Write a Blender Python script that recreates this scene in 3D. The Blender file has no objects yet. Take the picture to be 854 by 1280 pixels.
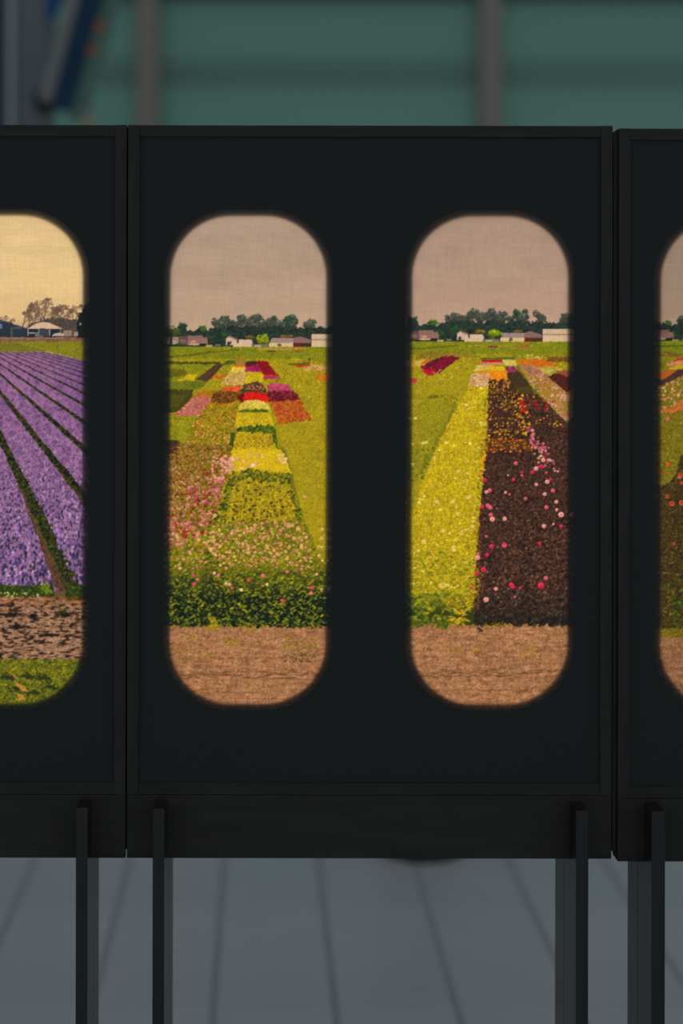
import bpy, bmesh, math, random
import numpy as np
from mathutils import Matrix, Vector

# ------------------------------------------------------------------ camera, world, exposure
SC = bpy.context.scene
COL = SC.collection
FPX, CAM_H, D0 = 1778.0, 1.45, 2.2225          # focal length in px, eye height, distance to the stands
PPX, PPY = 328.0, 430.0                         # vanishing point in the photograph
cd = bpy.data.cameras.new('camera'); cam = bpy.data.objects.new('camera', cd); COL.objects.link(cam)
cd.sensor_fit = 'VERTICAL'; cd.sensor_height = 36.0; cd.sensor_width = 24.0; cd.lens = 36.0*FPX/1280
cd.shift_x = (427-PPX)/1280; cd.shift_y = -(640-PPY)/1280
cam.matrix_world = Matrix.Translation((0, 0, CAM_H)) @ Matrix.Rotation(math.pi/2, 4, 'X') @ Matrix.Rotation(0.0019, 4, 'Z')
cd.dof.use_dof = True; cd.dof.focus_distance = D0+0.004; cd.dof.aperture_fstop = 1.1
cd.clip_start = 0.05
SC.camera = cam
w = bpy.data.worlds.new('overcast'); SC.world = w; w.use_nodes = True
w.node_tree.nodes['Background'].inputs[0].default_value = (0.88, 0.96, 1.0, 1)
w.node_tree.nodes['Background'].inputs[1].default_value = 0.30
SC.view_settings.view_transform = 'Standard'; SC.view_settings.look = 'None'
SC.view_settings.exposure = 0.0; SC.view_settings.gamma = 1.0
SC.view_settings.use_curve_mapping = False

# ------------------------------------------------------------------ helpers
def wx(px, d): return (px-PPX)*d/FPX
def wz(py, d): return CAM_H-(py-PPY)*d/FPX

def s2l(c):
    c = np.asarray(c, dtype=np.float64)/255.0
    return np.where(c <= 0.04045, c/12.92, ((c+0.055)/1.055)**2.4)

def mat(name, col, rough=0.6, spec=0.5, metal=0.0, noise=None, bump=0.0, scale=(1, 1, 1)):
    m = bpy.data.materials.new(name); m.use_nodes = True
    nt = m.node_tree; b = nt.nodes['Principled BSDF']
    b.inputs['Roughness'].default_value = rough; b.inputs['Metallic'].default_value = metal
    b.inputs['Specular IOR Level'].default_value = spec
    b.inputs['Base Color'].default_value = (*col, 1)
    if noise:
        sc, amt = noise
        tc = nt.nodes.new('ShaderNodeTexCoord'); mp = nt.nodes.new('ShaderNodeMapping')
        mp.inputs['Scale'].default_value = scale
        n = nt.nodes.new('ShaderNodeTexNoise'); n.inputs['Scale'].default_value = sc; n.inputs['Detail'].default_value = 5
        r = nt.nodes.new('ShaderNodeValToRGB')
        r.color_ramp.elements[0].position = 0.3; r.color_ramp.elements[1].position = 0.7
        r.color_ramp.elements[0].color = (*[c*(1-amt) for c in col], 1)
        r.color_ramp.elements[1].color = (*[min(1, c*(1+amt)) for c in col], 1)
        nt.links.new(tc.outputs['Object'], mp.inputs[0]); nt.links.new(mp.outputs[0], n.inputs['Vector'])
        nt.links.new(n.outputs['Fac'], r.inputs[0]); nt.links.new(r.outputs[0], b.inputs['Base Color'])
        if bump:
            bp = nt.nodes.new('ShaderNodeBump'); bp.inputs['Strength'].default_value = bump; bp.inputs['Distance'].default_value = 0.002
            nt.links.new(n.outputs['Fac'], bp.inputs['Height']); nt.links.new(bp.outputs[0], b.inputs['Normal'])
    return m

def link(name, me, m=None, parent=None):
    o = bpy.data.objects.new(name, me); COL.objects.link(o)
    if m and me is not None: me.materials.append(m)
    if parent: o.parent = parent
    return o

def tag(o, label=None, cat=None, group=None, kind=None):
    if label: o['label'] = label
    if cat: o['category'] = cat
    if group: o['group'] = group
    if kind: o['kind'] = kind
    return o

def bm_box(bm, a, b):
    r = bmesh.ops.create_cube(bm, size=1)
    for v in r['verts']:
        v.co = Vector([(a[i]+b[i])/2 + v.co[i]*(b[i]-a[i]) for i in range(3)])
    return r['verts']

def box(name, a, b, m, parent=None, bev=0.0, org=None):
    """axis-aligned box from corner a to corner b (world coordinates; org = parent's origin)"""
    bm = bmesh.new(); bm_box(bm, a, b)
    if bev: bmesh.ops.bevel(bm, geom=bm.edges[:], offset=bev, segments=2, affect='EDGES', profile=0.7)
    if org is not None: bmesh.ops.translate(bm, verts=bm.verts[:], vec=-Vector(org))
    me = bpy.data.meshes.new(name); bm.to_mesh(me); bm.free()
    return link(name, me, m, parent)

def lathe(name, prof, m, parent=None, seg=40):
    vs, fs = [], []
    for r, z in prof:
        for k in range(seg):
            a = 2*math.pi*k/seg; vs.append((r*math.cos(a), r*math.sin(a), z))
    for i in range(len(prof)-1):
        for k in range(seg):
            fs.append((i*seg+k, i*seg+(k+1) % seg, (i+1)*seg+(k+1) % seg, (i+1)*seg+k))
    me = bpy.data.meshes.new(name); me.from_pydata(vs, [], fs)
    for p in me.polygons: p.use_smooth = True
    return link(name, me, m, parent)

def tube(name, a, b, r0, r1, m, parent=None, seg=20):
    a, b = Vector(a), Vector(b); d = (b-a).normalized()
    u = d.orthogonal().normalized(); v = d.cross(u)
    vs = []
    for p, r in ((a, r0), (b, r1)):
        for k in range(seg):
            t = 2*math.pi*k/seg; vs.append(p+u*r*math.cos(t)+v*r*math.sin(t))
    fs = [(k, (k+1) % seg, seg+(k+1) % seg, seg+k) for k in range(seg)] + [tuple(range(seg))[::-1], tuple(range(seg, 2*seg))]
    me = bpy.data.meshes.new(name); me.from_pydata(vs, [], fs)
    return link(name, me, m, parent)

def prism(name, pts, y0, y1, m, parent=None, org=(0, 0, 0)):
    """polygon in the x-z plane given depth from y0 to y1"""
    n = len(pts)
    vs = [(x-org[0], y0-org[1], z-org[2]) for x, z in pts]+[(x-org[0], y1-org[1], z-org[2]) for x, z in pts]
    fs = [tuple(range(n)), tuple(range(2*n-1, n-1, -1))]+[((k+1) % n, k, n+k, n+(k+1) % n) for k in range(n)]
    me = bpy.data.meshes.new(name); me.from_pydata(vs, [], fs); me.update()
    bm = bmesh.new(); bm.from_mesh(me); bmesh.ops.recalc_face_normals(bm, faces=bm.faces[:]); bm.to_mesh(me); bm.free()
    return link(name, me, m, parent)

# ------------------------------------------------------------------ materials
M_WOOD = mat('black_stained_wood', (0.030, 0.0285, 0.0275), 0.62, 0.3, noise=(9, 0.22), bump=0.15, scale=(9, 9, 0.8))
M_WOODH = mat('black_stained_wood_horizontal', (0.030, 0.0285, 0.0275), 0.62, 0.3, noise=(9, 0.22), bump=0.15, scale=(0.8, 9, 9))
M_LEG = mat('satin_black_wood', (0.019, 0.0185, 0.018), 0.30, 0.5, noise=(9, 0.3), bump=0.06, scale=(9, 9, 0.5))
M_FELT = mat('black_mask', (0.004, 0.004, 0.004), 0.95, 0.0)
M_TILE = mat('grey_stone_tile', (0.53, 0.54, 0.58), 0.27, 0.5, noise=(2.2, 0.07))
M_GROUT = mat('dark_grout', (0.35, 0.365, 0.385), 0.8, 0.2)
M_MULL = mat('brown_grey_mullion', (0.31, 0.275, 0.245), 0.5, 0.4)
M_DARKTRIM = mat('dark_transom', (0.19, 0.33, 0.285), 0.5, 0.1)
M_LINTEL = mat('dark_lintel', (0.05, 0.07, 0.07), 0.5, 0.3)
M_STEEL = mat('blue_grey_steel', (0.17, 0.20, 0.235), 0.42, 0.4, noise=(3, 0.06))
M_PALE = mat('pale_edge_strip', (0.42, 0.48, 0.54), 0.3, 0.5)  # paler colour for the narrow strip along the column's edge
M_SLATE = mat('dark_slate_panel', (0.055, 0.065, 0.075), 0.5, 0.3)
M_NAVY = mat('navy_cloth', (0.020, 0.060, 0.125), 0.85, 0.1, noise=(12, 0.15))
M_BLUE = mat('blue_cloth', (0.02, 0.09, 0.30), 0.85, 0.1)
M_POLE = mat('grey_pole', (0.22, 0.24, 0.24), 0.4, 0.4)
M_TEALCL = mat('grey_green_cloth', (0.17, 0.31, 0.27), 0.85, 0.1, noise=(6, 0.1))
M_ORANGE = mat('orange_print', (0.62, 0.25, 0.10), 0.8, 0.1)
M_TAN = mat('tan_cloth', (0.42, 0.36, 0.24), 0.85, 0.1)
M_BLACK = mat('black_metal', (0.015, 0.017, 0.02), 0.5, 0.3)
M_BIN = mat('blue_grey_bin', (0.06, 0.065, 0.10), 0.5, 0.3)
M_BINBASE = mat('dark_brown_bin_base', (0.018, 0.014, 0.012), 0.6, 0.2)

def glass_mat():
    m = bpy.data.materials.new('frosted_green_glass'); m.use_nodes = True
    nt = m.node_tree; nt.nodes.clear()
    out = nt.nodes.new('ShaderNodeOutputMaterial')
    tr = nt.nodes.new('ShaderNodeBsdfTranslucent'); df = nt.nodes.new('ShaderNodeBsdfDiffuse'); gl = nt.nodes.new('ShaderNodeBsdfGlossy')
    gl.inputs['Roughness'].default_value = 0.3
    df.inputs['Color'].default_value = (0.16, 0.26, 0.22, 1)
    mx = nt.nodes.new('ShaderNodeMixShader'); mx.inputs[0].default_value = 0.25
    m2 = nt.nodes.new('ShaderNodeMixShader'); m2.inputs[0].default_value = 0.02
    tr.inputs['Color'].default_value = (0.487, 0.712, 0.648, 1)
    nt.links.new(tr.outputs[0], mx.inputs[1]); nt.links.new(df.outputs[0], mx.inputs[2])
    nt.links.new(mx.outputs[0], m2.inputs[1]); nt.links.new(gl.outputs[0], m2.inputs[2]); nt.links.new(m2.outputs[0], out.inputs[0])
    return m
M_GLASS = glass_mat()

def canvas_mat(printed):
    """dark woven fabric; the printed one lets the lamp behind it through, tinted by the print"""
    m = bpy.data.materials.new('backlit_print_fabric' if printed else 'black_fabric'); m.use_nodes = True
    nt = m.node_tree; nt.nodes.clear()
    out = nt.nodes.new('ShaderNodeOutputMaterial')
    df = nt.nodes.new('ShaderNodeBsdfDiffuse'); df.inputs['Color'].default_value = (0.040, 0.0435, 0.0445, 1)
    if printed:
        at = nt.nodes.new('ShaderNodeAttribute'); at.attribute_name = 'print'
        tr = nt.nodes.new('ShaderNodeBsdfTranslucent'); nt.links.new(at.outputs['Color'], tr.inputs['Color'])
        ad = nt.nodes.new('ShaderNodeAddShader')
        nt.links.new(df.outputs[0], ad.inputs[0]); nt.links.new(tr.outputs[0], ad.inputs[1]); nt.links.new(ad.outputs[0], out.inputs[0])
    else:
        nt.links.new(df.outputs[0], out.inputs[0])
    return m
M_PRINT, M_FABRIC = canvas_mat(True), canvas_mat(False)

def lamp_mat(strength, col=(1, 1, 1)):
    m = bpy.data.materials.new('light_panel'); m.use_nodes = True
    nt = m.node_tree; nt.nodes.clear()
    out = nt.nodes.new('ShaderNodeOutputMaterial'); e = nt.nodes.new('ShaderNodeEmission')
    e.inputs[0].default_value = (*col, 1); e.inputs[1].default_value = strength
    nt.links.new(e.outputs[0], out.inputs[0]); m.cycles.emission_sampling = 'NONE'
    return m
M_LAMP, M_LAMP_WEAK = lamp_mat(1.0), lamp_mat(0.70)

# ------------------------------------------------------------------ setting: floor, glass wall
FX0, FX1, FY0, FY1 = -5.0, 7.0, -3.0, 7.2
floor = box('floor', (FX0, FY0, -0.10), (FX1, FY1, -0.0025), M_GROUT); tag(floor, 'grey stone tiled floor with dark joints', kind='structure')
TW, TL, GAP, GY, TX0, TY0 = 0.266, 0.53, 0.016, 0.003, -0.104, 3.12
bm = bmesh.new(); bm_box(bm, (GAP/2, GY/2, -0.02), (TW-GAP/2, TL-GY/2, 0)); bmesh.ops.bevel(bm, geom=[e for e in bm.edges if all(v.co.z > -0.01 for v in e.verts)], offset=0.0015, segments=1, affect='EDGES')
tile_me = bpy.data.meshes.new('tile'); bm.to_mesh(tile_me); bm.free(); tile_me.materials.append(M_TILE)
far = bmesh.new(); rng = random.Random(5)
for i in range(-18, 26):
    for j in range(-12, 8):
        x, y = TX0+i*TW, TY0+j*TL
        if x < FX0 or x+TW > FX1 or y < FY0 or y+TL > 7.0: continue
        if -6 <= i < 14 and -2 <= j < 8:
            o = bpy.data.objects.new('tile', tile_me); COL.objects.link(o); o.parent = floor
            o.location = (x, y, rng.uniform(-0.0006, 0.0))
        else:
            bm_box(far, (x+GAP/2, y+GY/2, -0.02), (x+TW-GAP/2, y+TL-GY/2, 0))
me = bpy.data.meshes.new('tile_field'); far.to_mesh(me); far.free()
tag(link('tile_field', me, M_TILE, floor), kind='stuff')

WY = 7.0
wall = box('wall_back', (FX0, WY+0.10, -0.1), (FX1, WY+0.16, 0.22), M_LINTEL); tag(wall, 'glazed back wall of frosted green panes between brown mullions', kind='structure')
mxs = [wx(185, WY)+k*(wx(611, WY)-wx(185, WY)) for k in range(-2, 5)]
MW = 26*WY/FPX
tz, lz = wz(91, WY), wz(-4, WY)
for x in mxs: box('mullion', (x-MW/2, WY-0.06, 0), (x+MW/2, WY+0.10, 5.2), M_MULL, wall, 0.004)
for a, b in zip(mxs[:-1], mxs[1:]):
    xa, xb = a+MW/2, b-MW/2
    box('transom', (xa, WY+0.024, tz-0.035), (xb, WY+0.08, tz+0.035), M_DARKTRIM, wall)
    box('lintel', (xa, WY-0.02, lz), (xb, WY+0.10, lz+0.16), M_LINTEL, wall)
    for z0, z1 in ((0.22, 1.15), (1.15, tz-0.035), (tz+0.035, lz), (lz+0.16, 5.2)):
        box('pane', (xa, WY+0.03, z0), (xb, WY+0.042, z1), M_GLASS, wall)
    box('sill_rail', (xa, WY, 1.12), (xb, WY+0.08, 1.18), M_DARKTRIM, wall)

# steel column at the side with a banner pole bracketed to it
CY = 5.0
col = tag(bpy.data.objects.new('steel_column', None), 'blue-grey steel column with pale edge strip carrying a slanted banner pole', 'column'); COL.objects.link(col)
col.location = (wx(40, CY), CY+0.1, 0); co = col.location
box('shaft', (wx(20, CY), CY, 0), (wx(60, CY), CY+0.20, 5.2), M_STEEL, col, 0.006, co)
box('flange', (wx(40, CY), CY-0.012, 0), (wx(60, CY), CY-0.001, 5.2), M_STEEL, col, 0.002, co)
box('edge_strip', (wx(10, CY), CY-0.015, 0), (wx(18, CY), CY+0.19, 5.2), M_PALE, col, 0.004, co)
box('side_panel', (wx(-60, CY), CY+0.01, 0), (wx(10, CY), CY+0.18, 5.2), M_SLATE, col, 0.004, co)

BY = 4.86
def P3(px, py, d=BY): return Vector((wx(px, d), d, wz(py, d)))
base = P3(50, 124)
ban = tag(bpy.data.objects.new('banner_pole', None), 'navy and grey-green banner furled on slanted grey pole with orange marks', 'banner'); COL.objects.link(ban)
ban.location = base
def rel(v): return Vector(v)-base
def strip(name, pts, y0, y1, m):
    return prism(name, [(wx(px, (y0+y1)/2), wz(py, (y0+y1)/2)) for px, py in pts], y0, y1, m, ban, base)
tube('pole', rel(P3(57, 128)), rel(P3(57+0.275*560, 128-560)), 0.026, 0.020, M_POLE, ban)
bm = bmesh.new(); bm_box(bm, rel(P3(40, 134)), rel(P3(64, 112))+Vector((0, 0.13, 0)))
bmesh.ops.bevel(bm, geom=bm.edges[:], offset=0.008, segments=2, affect='EDGES')
me = bpy.data.meshes.new('bracket'); bm.to_mesh(me); bm.free(); link('bracket', me, M_BLACK, ban)
strip('navy_banner', [(67, 136), (85, 140), (85+0.285*520, 140-520), (67+0.265*520, 136-520)], BY-0.02, BY+0.035, M_NAVY)
gc = strip('grey_green_banner', [(84, 152), (109, 152), (109+0.265*530, 152-530), (84+0.28*530, 152-530)], BY+0.036, BY+0.05, M_TEALCL)
strip('banner_tail', [(98, 158), (114, 158), (114, 136)], BY+0.02, BY+0.035, M_TAN)
strip('blue_pennant', [(58, 28), (72, 16), (92, -90), (62, -90)], BY+0.06, BY+0.075, M_BLUE)
for px, py in ((122, 33), (113, 61)):
    c = P3(px, py, BY+0.033)
    tube('orange_mark', rel(c), rel(c+Vector((0, 0.006, 0))), 0.021, 0.021, M_ORANGE, ban)

# litter bin standing on the tiles behind the stands
BD = 4.10
lb = tag(bpy.data.objects.new('litter_bin', None), 'round blue-grey bin on dark brown base standing on tiles behind the stands', 'bin'); COL.objects.link(lb)
lb.location = (wx(527, BD), BD, 0)
lathe('base', [(0, 0), (0.128, 0), (0.130, 0.006), (0.130, 0.03), (0.122, 0.042), (0.10, 0.045)], M_BINBASE, lb)
lathe('body', [(0.10, 0.043), (0.102, 0.06), (0.122, 0.74), (0.124, 0.75), (0.118, 0.75), (0.11, 0.70), (0, 0.69)], M_BIN, lb)
lathe('rim', [(0.116, 0.752), (0.13, 0.744), (0.132, 0.762), (0.126, 0.776), (0.112, 0.772), (0.116, 0.752)], M_BLACK, lb)

# ------------------------------------------------------------------ the printed pictures (colours in photo sRGB, painted procedurally)
def inpoly(x, y, pts):
    r = np.zeros(np.shape(x), bool); n = len(pts)
    for i in range(n):
        x1, y1 = pts[i]; x2, y2 = pts[(i+1) % n]
        if y1 == y2: continue
        r ^= ((y1 > y) != (y2 > y)) & (x < (x2-x1)*(y-y1)/(y2-y1)+x1)
    return r

class Paint:
    def __init__(s, x0, y0, x1, y1, seed, S=2):
        s.x0, s.y0, s.S = x0, y0, S
        s.W, s.H = int((x1-x0)*S), int((y1-y0)*S)
        s.R = np.random.default_rng(seed)
        s.X, s.Y = np.meshgrid(x0+(np.arange(s.W)+.5)/S, y0+(np.arange(s.H)+.5)/S)
        s.C = np.zeros((s.H, s.W, 3))+np.array((120., 112., 20.))
        s.n1 = s.noise(2.2)+0.6*s.noise(6); s.n2 = s.noise(2.2)+0.6*s.noise(6)
        s.g1, s.g2, s.g4 = s.noise(1.0), s.noise(2.0), s.noise(5.0)
    def noise(s, cell, cy=None):
        cx = cell*s.S; cy = (cy or cell)*s.S
        gw, gh = int(s.W/cx)+3, int(s.H/cy)+3
        g = s.R.uniform(-1, 1, (gh, gw))
        u = np.arange(s.W)/cx; v = np.arange(s.H)/cy
        iu, iv = u.astype(int), v.astype(int); fu, fv = u-iu, v-iv
        fu, fv = fu*fu*(3-2*fu), fv*fv*(3-2*fv); fv = fv[:, None]
        a = g[iv][:, iu]*(1-fu)+g[iv][:, iu+1]*fu; b = g[iv+1][:, iu]*(1-fu)+g[iv+1][:, iu+1]*fu
        return a*(1-fv)+b*fv
    def sl(s, pts, pad=4):
        xs = [p[0] for p in pts]; ys = [p[1] for p in pts]
        a = max(0, int((min(ys)-pad-s.y0)*s.S)); b = min(s.H, int((max(ys)+pad-s.y0)*s.S)+1)
        c = max(0, int((min(xs)-pad-s.x0)*s.S)); d = min(s.W, int((max(xs)+pad-s.x0)*s.S)+1)
        return (slice(a, max(a, b)), slice(c, max(c, d)))
    def fill(s, pts, cols, jit=0.8, grain=0.16, spread=0.5, alpha=1.0):
        q = s.sl(pts)
        if s.X[q].size == 0: return
        m = inpoly(s.X[q]+jit*s.n1[q], s.Y[q]+jit*s.n2[q], pts)
        cols = np.array(cols, float).reshape(-1, 3)
        if len(cols) > 1:
            t = np.clip(0.5+spread*(0.6*s.g1[q]+0.7*s.g2[q]+0.5*s.g4[q]), 0, 0.9999)*(len(cols)-1)
            i = t.astype(int); f = (t-i)[..., None]; c = cols[i]*(1-f)+cols[np.minimum(i+1, len(cols)-1)]*f
        else: c = np.broadcast_to(cols[0], s.C[q].shape)
        c = c*(1+grain*s.g1[q])[..., None]
        a = (m*alpha)[..., None]
        s.C[q] = s.C[q]*(1-a)+c*a
    def blob(s, x, y, rx, ry, c, ang=0.0, a=1.0, soft=0.5):
        S = s.S; r = max(rx, ry)+1
        i0, i1 = int((x-r-s.x0)*S), int((x+r-s.x0)*S)+2; j0, j1 = int((y-r-s.y0)*S), int((y+r-s.y0)*S)+2
        i0, j0 = max(i0, 0), max(j0, 0); i1, j1 = min(i1, s.W), min(j1, s.H)
        if i0 >= i1 or j0 >= j1: return
        X = s.X[j0:j1, i0:i1]-x; Y = s.Y[j0:j1, i0:i1]-y
        if ang:
            ca, sa = math.cos(ang), math.sin(ang); X, Y = X*ca+Y*sa, -X*sa+Y*ca
        d = np.sqrt((X/rx)**2+(Y/ry)**2)
        m = (np.clip((1-d)*min(rx, ry)/soft+0.5, 0, 1)*a)[..., None]
        C = s.C[j0:j1, i0:i1]; C += (np.asarray(c, float)-C)*m
    def pick(s, pts, n, bias=None):
        xs = [p[0] for p in pts]; ys = [p[1] for p in pts]; out = []
        lo_x, hi_x = max(min(xs), s.x0-2), min(max(xs), s.x0+s.W/s.S+2)
        if hi_x <= lo_x: return []
        frac = 1.0
        x = s.R.uniform(lo_x, hi_x, n*6); y = s.R.uniform(min(ys), max(ys), n*6)
        if bias is not None:
            keep = s.R.uniform(0, 1, n*6) < bias(x, y); x, y = x[keep], y[keep]
        k = inpoly(x, y, pts); x, y = x[k][:n], y[k][:n]
        o = np.argsort(y); return list(zip(x[o], y[o]))
    def dots(s, pts, n, r, cols, asp=0.85, var=0.35, a=0.95, bias=None, eye=None):
        cols = np.array(cols, float).reshape(-1, 3)
        for x, y in s.pick(pts, n, bias):
            rr = (r(y) if callable(r) else r)*s.R.uniform(1-var, 1+var)
            c = cols[s.R.integers(len(cols))]*s.R.uniform(0.82, 1.12)
            s.blob(x, y, rr, rr*asp, c, a=a)
            if rr > 1.3:
                s.blob(x-0.2*rr, y-0.3*rr, rr*0.5, rr*0.4, np.minimum(255, c*1.25+12), a=0.6)
                if eye is not None: s.blob(x, y+0.1*rr, rr*0.35, rr*0.3, eye, a=0.7)
    def leaves(s, pts, n, L, cols, asp=0.42, bias=None, a=0.9):
        cols = np.array(cols, float).reshape(-1, 3)
        for x, y in s.pick(pts, n, bias):
            l = (L(y) if callable(L) else L)*s.R.uniform(0.6, 1.3)
            c = cols[s.R.integers(len(cols))]*s.R.uniform(0.75, 1.2)
            s.blob(x, y, l, l*asp, c, ang=s.R.uniform(-1.0, 1.0)+(math.pi if s.R.random() < .5 else 0), a=a)
    def sky(s, ystops, yb):
        ys = [a for a, _ in ystops]; q = s.Y < yb
        for k in range(3):
            v = np.interp(s.Y[:, 0], ys, [c[k] for _, c in ystops])
            s.C[..., k] = np.where(q, v[:, None], s.C[..., k])
        cl = (1+0.02*s.noise(60, 14)+0.012*s.noise(20, 7))[..., None]
        s.C[q] *= np.broadcast_to(cl, s.C.shape)[q]
    def weave(s, amt=0.022):
        for ax in (0, 1): s.C = 0.12*np.roll(s.C, 1, ax)+0.76*s.C+0.12*np.roll(s.C, -1, ax)
        h, v = s.noise(14, 0.9), s.noise(0.9, 14)
        s.C *= (1+amt*(h+v)+0.03*s.noise(0.8))[..., None]
    def out(s):
        S = s.S; h, w_ = s.H//S, s.W//S
        return np.clip(s.C[:h*S, :w_*S].reshape(h, S, w_, S, 3).mean((1, 3)), 0, 255)

def R_(x0, y0, x1, y1): return [(x0, y0), (x1, y0), (x1, y1), (x0, y1)]
def off(pts, ox, oy): return [(x+ox, y+oy) for x, y in pts]

SKYC = [(262, (174, 147, 126)), (300, (176, 149, 127)), (350, (180, 151, 128)), (405, (190, 158, 131)), (440, (190, 156, 125))]
def skyline(p, ox, oy):
    """tree line and farm buildings on the horizon, in coordinates of the second print"""
    T = [(33, 44, 40), (42, 54, 47), (54, 66, 53)]
    def O(pts): return off(pts, ox, oy)
    def crown(x, y, rx, ry, cols, n=60):
        cl = [(0, 0, .6)]+[(p.R.uniform(-.75, .75), p.R.uniform(-.7, .55), p.R.uniform(.3, .55)) for _ in range(6)]
        for k in range(int(n*1.3)):
            u, v, q = cl[k % 7]; a, r = p.R.uniform(0, 6.283), math.sqrt(p.R.random())*q
            c = np.array(cols[p.R.integers(len(cols))], float)*p.R.uniform(.85, 1.12)
            sz = p.R.uniform(0.5, 1.25)
            p.blob(x+ox+rx*(u+r*math.cos(a)), y+oy+ry*(v+r*math.sin(a)), sz*1.2, sz, c*(1.0-0.14*math.sin(a)), a=0.8)
    hazy = [(62, 70, 60), (72, 78, 64), (52, 62, 54), (92, 90, 74)]
    for x, y, rx, ry in ((273, 406, 7, 7), (285, 403, 8, 7), (294, 406, 5, 5), (303, 401, 8, 8), (314, 402, 6, 8), (326, 401, 8, 8), (340, 401, 9, 7), (334, 403, 6, 6), (351, 406, 4, 4), (360, 400, 11, 8), (366, 405, 6, 6), (388, 403, 8, 8), (190, 404, 7, 6), (420, 402, 9, 7), (440, 405, 7, 5)):
        crown(x, y+1.5, rx*1.08, ry*1.25, hazy if x != 360 else [(48, 72, 52), (54, 80, 50), (44, 62, 54)], 170)
        for k in range(3): p.blob(x+ox+p.R.uniform(-.4, .4)*rx, y+oy+ry+3, 2.6, 4, (46, 56, 52), a=.7)
    top = [(150, 414), (205, 413), (214, 413), (224, 409), (229, 404), (234, 410), (236, 415), (246, 412), (252, 410), (258, 413), (266, 411), (276, 408), (290, 408), (310, 409), (330, 408), (350, 409), (366, 407), (372, 411), (382, 409), (394, 410), (400, 408), (410, 409), (440, 410), (470, 413)]
    p.fill(O([(150, 436)]+top+[(470, 436)]), T, jit=2.3, grain=0.2)
    crown(219, 414, 7, 7, [(70, 82, 34), (58, 78, 36), (86, 92, 38)]); crown(229, 409, 5, 6, [(40, 58, 52), (48, 66, 54)])
    crown(254, 411, 5, 4, [(58, 92, 40), (70, 104, 40)], 40); crown(281, 419, 6, 5, [(38, 70, 44), (46, 76, 42)], 50)
    crown(262, 426, 5, 6, [(42, 66, 42), (52, 76, 40)], 40)
    # buildings
    f = lambda pts, c, g=.08: p.fill(O(pts), [c], jit=0.25, grain=g)
    f(R_(216, 422, 225, 431), (150, 122, 105)); f(R_(216, 426, 222, 431), (176, 146, 124)); f(R_(224, 421, 236, 432), (96, 74, 70)); f(R_(226, 425, 233, 430), (128, 100, 88))
    f(R_(235, 420, 254, 426), (136, 101, 92)); f(R_(235, 425, 260, 432), (150, 104, 92)); f(R_(239, 426.5, 245, 429), (196, 148, 110)); f(R_(237, 430, 249, 432.3), (196, 160, 132))
    f([(252, 423), (259, 422), (260, 430), (250, 430)], (146, 108, 100)); f(R_(250, 430, 259, 433), (46, 38, 36))
    crown(224, 431, 4, 2, [(62, 78, 34)], 16)
    f([(283, 431), (283, 424), (287, 420.5), (293, 424), (297, 426), (297, 432), (283, 432)], (205, 170, 145)); f([(287, 420), (297, 424), (297, 426.5), (286, 421.5)], (150, 110, 98))
    crown(287, 430, 2, 2.4, [(58, 60, 40)], 14)
    f([(299, 425), (315, 425), (317, 430), (299, 430)], (214, 178, 150)); f(R_(292, 429.5, 316, 434), (214, 180, 140))
    f(R_(270, 431, 276, 433), (120, 112, 108)); f(R_(258, 432, 266, 434), (196, 160, 120))
    crown(313, 421.5, 6, 2.6, [(112, 92, 34), (128, 100, 38)], 36)
    crown(331, 424, 8, 6.8, [(132, 140, 22), (160, 158, 24), (100, 122, 28)], 110); crown(328, 429, 5, 3, [(80, 104, 26)], 20)
    f(R_(315, 431, 336, 434.5), (120, 108, 100)); f(R_(319, 432, 327, 434), (190, 165, 140))
    crown(358, 421, 8, 1.6, [(120, 92, 44), (136, 88, 40)], 30)
    f([(340, 423), (367, 423), (367, 429.5), (338, 429.5)], (158, 130, 122)); f(R_(337, 429, 367, 434.5), (214, 182, 132)); crown(350, 431.5, 1.6, 2.4, [(90, 84, 50)], 12)
    f([(367, 423), (375, 420.8), (389, 425), (389, 429.5), (367, 429.5)], (136, 100, 96)); f(R_(367, 429, 389, 434.5), (104, 40, 38)); f(R_(378, 430, 389, 434.5), (66, 52, 40))
    f(R_(390, 418, 430, 425), (208, 176, 142)); f(R_(390, 425, 430, 435.5), (214, 180, 140)); p.fill(O(R_(390, 424.6, 430, 425.6)), [(130, 104, 84)], jit=.1)
    p.fill(O(R_(150, 434.2, 470, 435.6)), [(120, 118, 34), (170, 140, 60)], jit=0.8)

YG = [(128, 124, 14), (156, 143, 12), (176, 157, 14)]
YY = [(172, 150, 8), (198, 172, 10), (212, 184, 14)]
FARG = [(106, 116, 14), (130, 131, 16), (146, 139, 18)]
SOIL = [(130, 88, 54), (160, 115, 78), (180, 132, 94)]
def rs(k, y0=425.): return lambda y: k*max(0.32, (y-y0)/230.)

def soil(p, y, x0=-500, x1=1500):
    p.fill([(x0, y)]+[(x, y+p.R.uniform(-1.6, 1.6)) for x in np.arange(p.x0-4, p.x0+p.W/p.S+4, 5)]+[(x1, y), (x1, 930), (x0, 930)], SOIL, jit=1.4, grain=.10, spread=.45)
    a = p.Y > y+2
    rip = p.noise(12, 1.6); t = np.clip((p.Y-y)/60, 0, 1)
    p.C[a] *= (1+(0.11*rip+0.05*p.noise(5, 1.2)))[..., None][a]
    for yy, amp, dk in ((y+57, 1.2, .72), (y+60, 1.0, .62), (y+64, 1.4, .62), (y+82, 1.0, .8), (y+40, 1., .85)):
        d = np.abs(p.Y-yy-amp*p.noise(7, 40)-0.7*np.sin(p.X/3.3))
        m = np.clip(1.3-d, 0, 1)*np.clip(0.55+0.9*p.noise(9, 30), 0, 1)*(1-dk)
        p.C *= (1-m)[..., None]

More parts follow.
